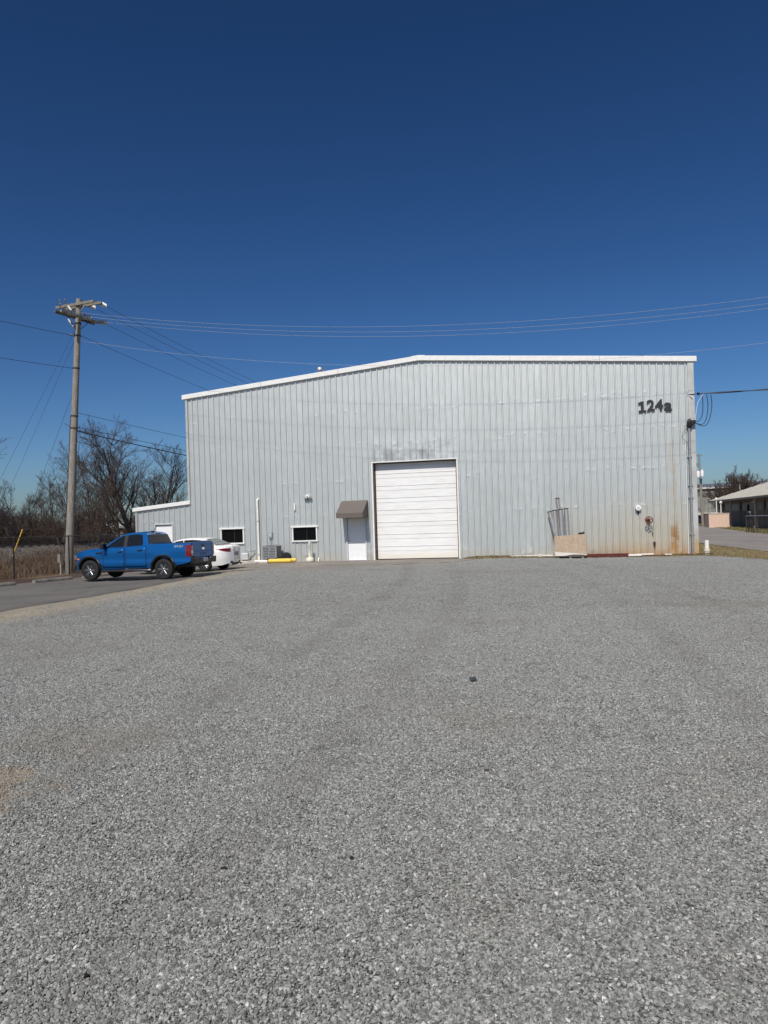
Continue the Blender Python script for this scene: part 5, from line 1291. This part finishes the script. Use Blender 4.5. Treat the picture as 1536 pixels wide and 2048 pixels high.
roof.face([(-0.3, 0, ev), (Lw + 6, 0, ev), (Lw + 6, yr, rg_), (7.5, yr, rg_)]).face([(-0.3, 0, ev), (7.5, yr, rg_), (-0.3, 2 * yr, ev)]).face([(-0.3, 2 * yr, ev), (7.5, yr, rg_), (Lw + 6, yr, rg_), (Lw + 6, 2 * yr, ev)])
ro = roof.build('roof', M['roof_tan'], bb); so = ro.modifiers.new('solid', 'SOLIDIFY'); so.thickness = 0.12; so.offset = -1
for i in range(48):
    xx = 0.4 + i * 0.8; u1 = min(1, (xx + 0.3) / 7.8)
    if xx > Lw + 5.8: break
    MB().bar((xx, 0.02, ev + 0.03), (xx, yr * u1, ev + (rg_ - ev) * u1 + 0.03), 0.05, 0.06).build('seam', M['roof_tan'], ro)
MB().box((Lw / 2, 0.0, ev - 0.1), (Lw + 0.6, 0.05, 0.2)).build('gutter', M['wall_beige'], bb)
MB().lathe([(0.06, 4.3), (0.06, 4.9), (0.09, 4.92), (0.0, 5.0)], (3.0, 2.9, 0), seg=8).build('roof_pipe', M['steel'], bb)
# sunlit brick screen wall in front of its end
sw_ = thing('brick_screen_wall', 'sunlit pink brick screen wall at the left end of the brick building', 'wall', (0, 0, 0))
a_, b_ = P3(1422, 1051, 82.5), P3(1459, 1051, 82.0)
zt_ = 2.15
d2 = Vector((b_.x - a_.x, b_.y - a_.y, 0)); ln = d2.length
sw_.location = (a_.x, a_.y, 0.3); sw_.rotation_euler = (0, 0, math.atan2(d2.y, d2.x))
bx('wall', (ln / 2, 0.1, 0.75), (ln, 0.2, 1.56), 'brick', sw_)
bx('wall', (-0.1, 1.6, 0.75), (0.2, 3.2, 1.56), 'brick', sw_)
bx('coping', (ln / 2, 0.1, 1.57), (ln + 0.1, 0.28, 0.08), 'pink_post', sw_)
for xx, h in ((1.2, 1.2), (0.75, 1.6)): MB().tube([(xx, 0.8, 1.5), (xx, 0.8, 1.6 + h)], 0.05, 6).lathe([(0.14, 1.5 + h), (0.17, 1.65 + h), (0.0, 1.8 + h)], (xx, 0.8, 0), seg=8).build('vent', M['pvc'], sw_)
# far grey metal shed
fa, fb = P3(1376, 1045, 135), P3(1530, 1045, 128)
fs = thing('metal_shed', 'large grey ribbed metal shed in the far right background', 'warehouse', (fa.x, fa.y, 0.3), math.atan2(fb.y - fa.y, fb.x - fa.x)); fl_ = (Vector((fb.x, fb.y)) - Vector((fa.x, fa.y))).length + 8
mb = MB()
for i in range(int(fl_ / 0.6)):
    x0 = i * 0.6; mb.face([(x0, 0, 1.5), (x0 + 0.45, 0, 1.5), (x0 + 0.45, 0, 6.2), (x0, 0, 6.2)]).face([(x0 + 0.45, 0, 1.5), (x0 + 0.49, -0.08, 1.5), (x0 + 0.49, -0.08, 6.2), (x0 + 0.45, 0, 6.2)]).face([(x0 + 0.49, -0.08, 1.5), (x0 + 0.56, -0.08, 1.5), (x0 + 0.56, -0.08, 6.2), (x0 + 0.49, -0.08, 6.2)]).face([(x0 + 0.56, -0.08, 1.5), (x0 + 0.6, 0, 1.5), (x0 + 0.6, 0, 6.2), (x0 + 0.56, -0.08, 6.2)])
mb.build('wall', M['ribbed_grey'], fs, fix=False)
bx('base_wall', (fl_ / 2, 0.15, 0.7), (fl_, 0.3, 1.7), 'wall_beige', fs)
bx('light_band', (fl_ / 2, -0.14, 1.55), (fl_, 0.06, 0.7), 'concrete', fs)
bx('eave_trim', (fl_ / 2, -0.2, 6.3), (fl_ + 0.4, 0.4, 0.28), 'white_trim', fs)
MB().prism([(-0.3, 6.45), (9, 7.4), (18, 6.45), (18, 6.35), (-0.3, 6.35)], 'X', -0.3, fl_ + 0.3).build('roof', M['roof_far'], fs)
for xx in (3.0, 6.2): MB().box((xx, -0.18, 0.9), (1.0, 0.06, 1.6)).build('door', M['pane'], fs)
# far utility pole with transformers
fp = P3(1404, 1050, 96); q = thing('far_utility_pole', 'distant utility pole with two white transformers beside the warehouse corner', 'utility pole', (fp.x, fp.y, 0.3))
MB().tube([(0.12, 0, -0.2), (-0.12, 0, 9.4)], [0.17, 0.12], 10).build('pole', M['wood_pole'], q, smooth=40)
MB().bar((-0.95, -0.3, 9.1), (0.35, 0.2, 9.25), 0.09, 0.11).build('crossarm', M['arm_wood'], q)
for dx, dz in ((-0.36, 6.35), (0.16, 6.45)): MB().lathe([(0.0, 0), (0.19, 0.02), (0.2, 0.7), (0.16, 0.78), (0.0, 0.82)], (dx, -0.15, dz), seg=14).tube([(dx, -0.15, dz + 0.8), (dx, -0.15, dz + 1.0)], 0.035, 8).build('transformer', M['porcelain'], q, smooth=40)
MB().box((-0.02, -0.17, 5.9), (0.2, 0.12, 0.6)).build('bracket', M['dark'], q)
for dz in (7.8, 8.05): MB().bar((-0.5, -0.1, dz), (0.0, 0, dz + 0.05), 0.06, 0.06).lathe([(0.06, 0), (0.08, 0.1), (0.0, 0.16)], (-0.48, -0.1, dz), seg=8).build('fuse', M['ac_dark'], q)
# round bare tree behind the brick building
r = P3(1487, 1040, 128); tree('round', 1487 - 2, 128, 8.9, 'dense rounded bare tree behind the pale roof at right', 0.3, 1.05, 'round bare tree', 0.3)
# chain link gate by the road
ga = P3(1493, 1066, 64); gb = P3(1545, 1064, 58)
gt = thing('chain_link_gate', 'chain link gate panel with leaning braces beside the road at right edge', 'gate', (ga.x, ga.y, gz(ga.x, ga.y))); gd_ = Vector((gb.x - ga.x, gb.y - ga.y, 0)); gl = gd_.length; gd_.normalize()
for u in (0, 0.45 * gl, gl): MB().tube([gd_ * u, gd_ * u + Vector((0, 0, 1.45))], 0.04, 8).build('post', M['fence_metal'], gt)
MB().tube([Vector((0, 0, 1.42)), gd_ * gl + Vector((0, 0, 1.42))], 0.03, 8).build('rail', M['wire'], gt)
for u, v in ((0.15, 0.65), (1.0, 0.75), (1.45, 0.95)): MB().tube([gd_ * u + Vector((0, -0.3, 0)), gd_ * v + Vector((0, -0.05, 1.75))], 0.035, 6).build('brace', M['fence_metal'], gt)
MB().tube([gd_ * 0.60 + Vector((0, -0.05, 1.75)), gd_ * 1.0 + Vector((0, -0.05, 1.75))], 0.05, 8).build('cap_bar', M['wire'], gt)
cm = MB()
for i in range(60):
    u = i * gl / 40
    if u <= gl: cm.tube([gd_ * u + Vector((0, 0, 0.02)), gd_ * max(0, u - 1.4) + Vector((0, 0, min(1.42, u)))], 0.004, 3, cap=False)
    if u <= gl: cm.tube([gd_ * u + Vector((0, 0, 0.02)), gd_ * min(gl, u + 1.4) + Vector((0, 0, min(1.42, gl - u)))], 0.004, 3, cap=False)
cm.build('wire_mesh', M['fence_metal'], gt, fix=False)
v = P3(1412, 1046, 104); make_sedan('parked_car', 'dark car parked by the far pole in the right background', 'dark_paint', (v.x, v.y), 60, 0.3)

# ------------------------------------------------------------------ litter on the gravel
rg2 = random.Random(3)
def scrap(name, label, cat, x, y, size, n_, mat, flat=0.02, grp=None):
    t = thing(name, label, cat, (x, y, gz(x, y) + 0.022), rg2.random() * 6, grp)
    for k in range(n_):
        cx, cy = (rg2.uniform(-size, size) if n_ > 1 else 0), (rg2.uniform(-size * 0.4, size * 0.4) if n_ > 1 else 0); r_ = size * (0.55 if n_ > 1 else 1)
        pts = [(cx + r_ * rg2.uniform(0.5, 1) * math.cos(a), cy + r_ * rg2.uniform(0.35, 0.8) * math.sin(a)) for a in np.linspace(0, 5.6, 8)]
        o = MB().prism(pts, 'Z', 0, flat * rg2.uniform(0.6, 1.2)).build('piece', mat, t); o.rotation_euler = (rg2.uniform(-0.25, 0.25), rg2.uniform(-0.25, 0.25), 0)
scrap('torn_plastic', 'torn dark grey plastic scraps lying on the gravel right of centre', 'litter', 0.92, 8.11, 0.085, 5, simple('scrap_grey', (0.05, 0.06, 0.06), 0.5))
scrap('black_scrap', 'flat black oval scrap lying on the gravel in the left foreground', 'litter', -0.87, 3.77, 0.021, 1, M['rubber'], 0.012)
scrap('brown_leaf', 'small brown dead leaf on the gravel right of centre in the foreground', 'leaf', 0.66, 5.13, 0.028, 1, M['bark_brown'], 0.012)
scrap('black_scrap', 'small black triangular scrap on the gravel near the bottom centre', 'litter', -0.22, 3.84, 0.013, 1, M['rubber'], 0.02)
scrap('black_scrap', 'small black scrap on the gravel close to the bottom left corner', 'litter', -1.22, 2.89, 0.012, 1, M['rubber'], 0.02)

# ------------------------------------------------------------------ loose gravel: real stones, heaped from scattered handfuls
rg = np.random.default_rng(11); pts_ = []
yv = 1.7
while yv < 34.5:
    stp_ = 0.38 if yv < 14 else 0.5
    w = 0.56 * yv + 1.2
    for xv in np.arange(-w, w, stp_):
        xx, yy2 = xv + rg.uniform(-0.12, 0.12), yv + rg.uniform(-0.12, 0.12)
        if xx < interp(GL, yy2) + 0.75 or xx > interp(GR, yy2) - 0.5 or xx > wall_x(yy2) - 2.6: continue
        bare = math.hypot(xx + 2.95, (yy2 - 4.85) * 0.8)
        if bare < 0.42 and rg.random() < 0.75: continue
        pts_.append((xx, yy2))
    yv += stp_
n = len(pts_); A_ = np.array(pts_)
me = bpy.data.meshes.new('gravel'); me.vertices.add(n)
me.vertices.foreach_set('co', np.stack([A_[:, 0], A_[:, 1], np.array([gz(a, b) + 0.014 for a, b in pts_])], 1).astype(np.float32).ravel())
at = me.attributes.new('idx', 'INT', 'POINT'); at.data.foreach_set('value', rg.integers(0, 6, n).astype(np.int32))
at = me.attributes.new('rot', 'FLOAT_VECTOR', 'POINT'); at.data.foreach_set('vector', np.stack([np.zeros(n), np.zeros(n), rg.random(n) * 6.283], 1).astype(np.float32).ravel())
at = me.attributes.new('scl', 'FLOAT', 'POINT'); at.data.foreach_set('value', rg.uniform(0.9, 1.12, n).astype(np.float32))
gvo = stuff(obj('loose_gravel', me), 'loose grey crushed stones covering the lot in the foreground', 'gravel')
ng = bpy.data.node_groups.new('gravel_scatter', 'GeometryNodeTree')
ng.interface.new_socket('Geometry', in_out='INPUT', socket_type='NodeSocketGeometry'); ng.interface.new_socket('Geometry', in_out='OUTPUT', socket_type='NodeSocketGeometry')
N_ = ng.nodes; K = ng.links
gi = N_.new('NodeGroupInput'); go = N_.new('NodeGroupOutput'); ip = N_.new('GeometryNodeInstanceOnPoints'); tiles = N_.new('GeometryNodeGeometryToInstance')
def rnd_vec(lo, hi, seed):
    r = N_.new('FunctionNodeRandomValue'); r.data_type = 'FLOAT_VECTOR'; r.inputs[0].default_value = lo; r.inputs[1].default_value = hi; r.inputs['Seed'].default_value = seed; return r.outputs[0]
stones = N_.new('GeometryNodeGeometryToInstance')
for kk, dims in enumerate(((1.3, 0.85, 0.62), (1.0, 0.95, 0.55), (1.45, 0.75, 0.6), (1.05, 0.8, 0.8))):
    ico = N_.new('GeometryNodeMeshIcoSphere'); ico.inputs['Radius'].default_value = 1.0; ico.inputs['Subdivisions'].default_value = 1
    sp_ = N_.new('GeometryNodeSetPosition'); tf = N_.new('GeometryNodeTransform'); tf.inputs['Scale'].default_value = dims
    sh_ = N_.new('GeometryNodeSetShadeSmooth'); sh_.inputs['Shade Smooth'].default_value = False
    sm_ = N_.new('GeometryNodeSetMaterial'); sm_.inputs['Material'].default_value = M['stone']
    K.new(ico.outputs['Mesh'], sp_.inputs['Geometry']); K.new(rnd_vec((-0.3,) * 3, (0.3,) * 3, 7 + kk), sp_.inputs['Offset']); K.new(sp_.outputs[0], tf.inputs['Geometry']); K.new(tf.outputs[0], sh_.inputs['Geometry']); K.new(sh_.outputs[0], sm_.inputs['Geometry']); K.new(sm_.outputs[0], stones.inputs[0])
for kk in range(6):
    gd2 = N_.new('GeometryNodeMeshGrid'); gd2.inputs[0].default_value = 0.66; gd2.inputs[1].default_value = 0.66; gd2.inputs[2].default_value = 2; gd2.inputs[3].default_value = 2
    dp = N_.new('GeometryNodeDistributePointsOnFaces'); dp.inputs['Density'].default_value = 7000; dp.inputs['Seed'].default_value = 40 + kk
    io = N_.new('GeometryNodeInstanceOnPoints'); io.inputs['Pick Instance'].default_value = True
    rs1 = N_.new('FunctionNodeRandomValue'); rs1.inputs[2].default_value = 0.0; rs1.inputs[3].default_value = 1.0; rs1.inputs['Seed'].default_value = 60 + kk
    pw = N_.new('ShaderNodeMath'); pw.operation = 'POWER'; pw.inputs[1].default_value = 2.2
    ma = N_.new('ShaderNodeMath'); ma.operation = 'MULTIPLY_ADD'; ma.inputs[1].default_value = 0.0068; ma.inputs[2].default_value = 0.0042
    K.new(rs1.outputs[1], pw.inputs[0]); K.new(pw.outputs[0], ma.inputs[0])
    re = N_.new('GeometryNodeRealizeInstances')
    K.new(gd2.outputs['Mesh'], dp.inputs['Mesh']); zj = N_.new('GeometryNodeSetPosition'); K.new(dp.outputs['Points'], zj.inputs['Geometry']); K.new(rnd_vec((0, 0, -0.003), (0, 0, 0.008), 120 + kk), zj.inputs['Offset']); K.new(zj.outputs[0], io.inputs['Points']); K.new(stones.outputs[0], io.inputs['Instance'])
    K.new(rnd_vec((-0.6, -0.6, 0), (0.6, 0.6, 6.283), 80 + kk), io.inputs['Rotation']); K.new(ma.outputs[0], io.inputs['Scale']); K.new(io.outputs[0], re.inputs[0]); K.new(re.outputs[0], tiles.inputs[0])
def na(nm, ty):
    a = N_.new('GeometryNodeInputNamedAttribute'); a.data_type = ty; a.inputs['Name'].default_value = nm; return a.outputs['Attribute']
K.new(gi.outputs[0], ip.inputs['Points']); K.new(tiles.outputs[0], ip.inputs['Instance']); ip.inputs['Pick Instance'].default_value = True
K.new(na('idx', 'INT'), ip.inputs['Instance Index']); K.new(na('rot', 'FLOAT_VECTOR'), ip.inputs['Rotation']); K.new(na('scl', 'FLOAT'), ip.inputs['Scale']); K.new(ip.outputs[0], go.inputs[0])
gm = gvo.modifiers.new('scatter', 'NODES'); gm.node_group = ng
me.materials.append(M['stone'])
print('handfuls', n)
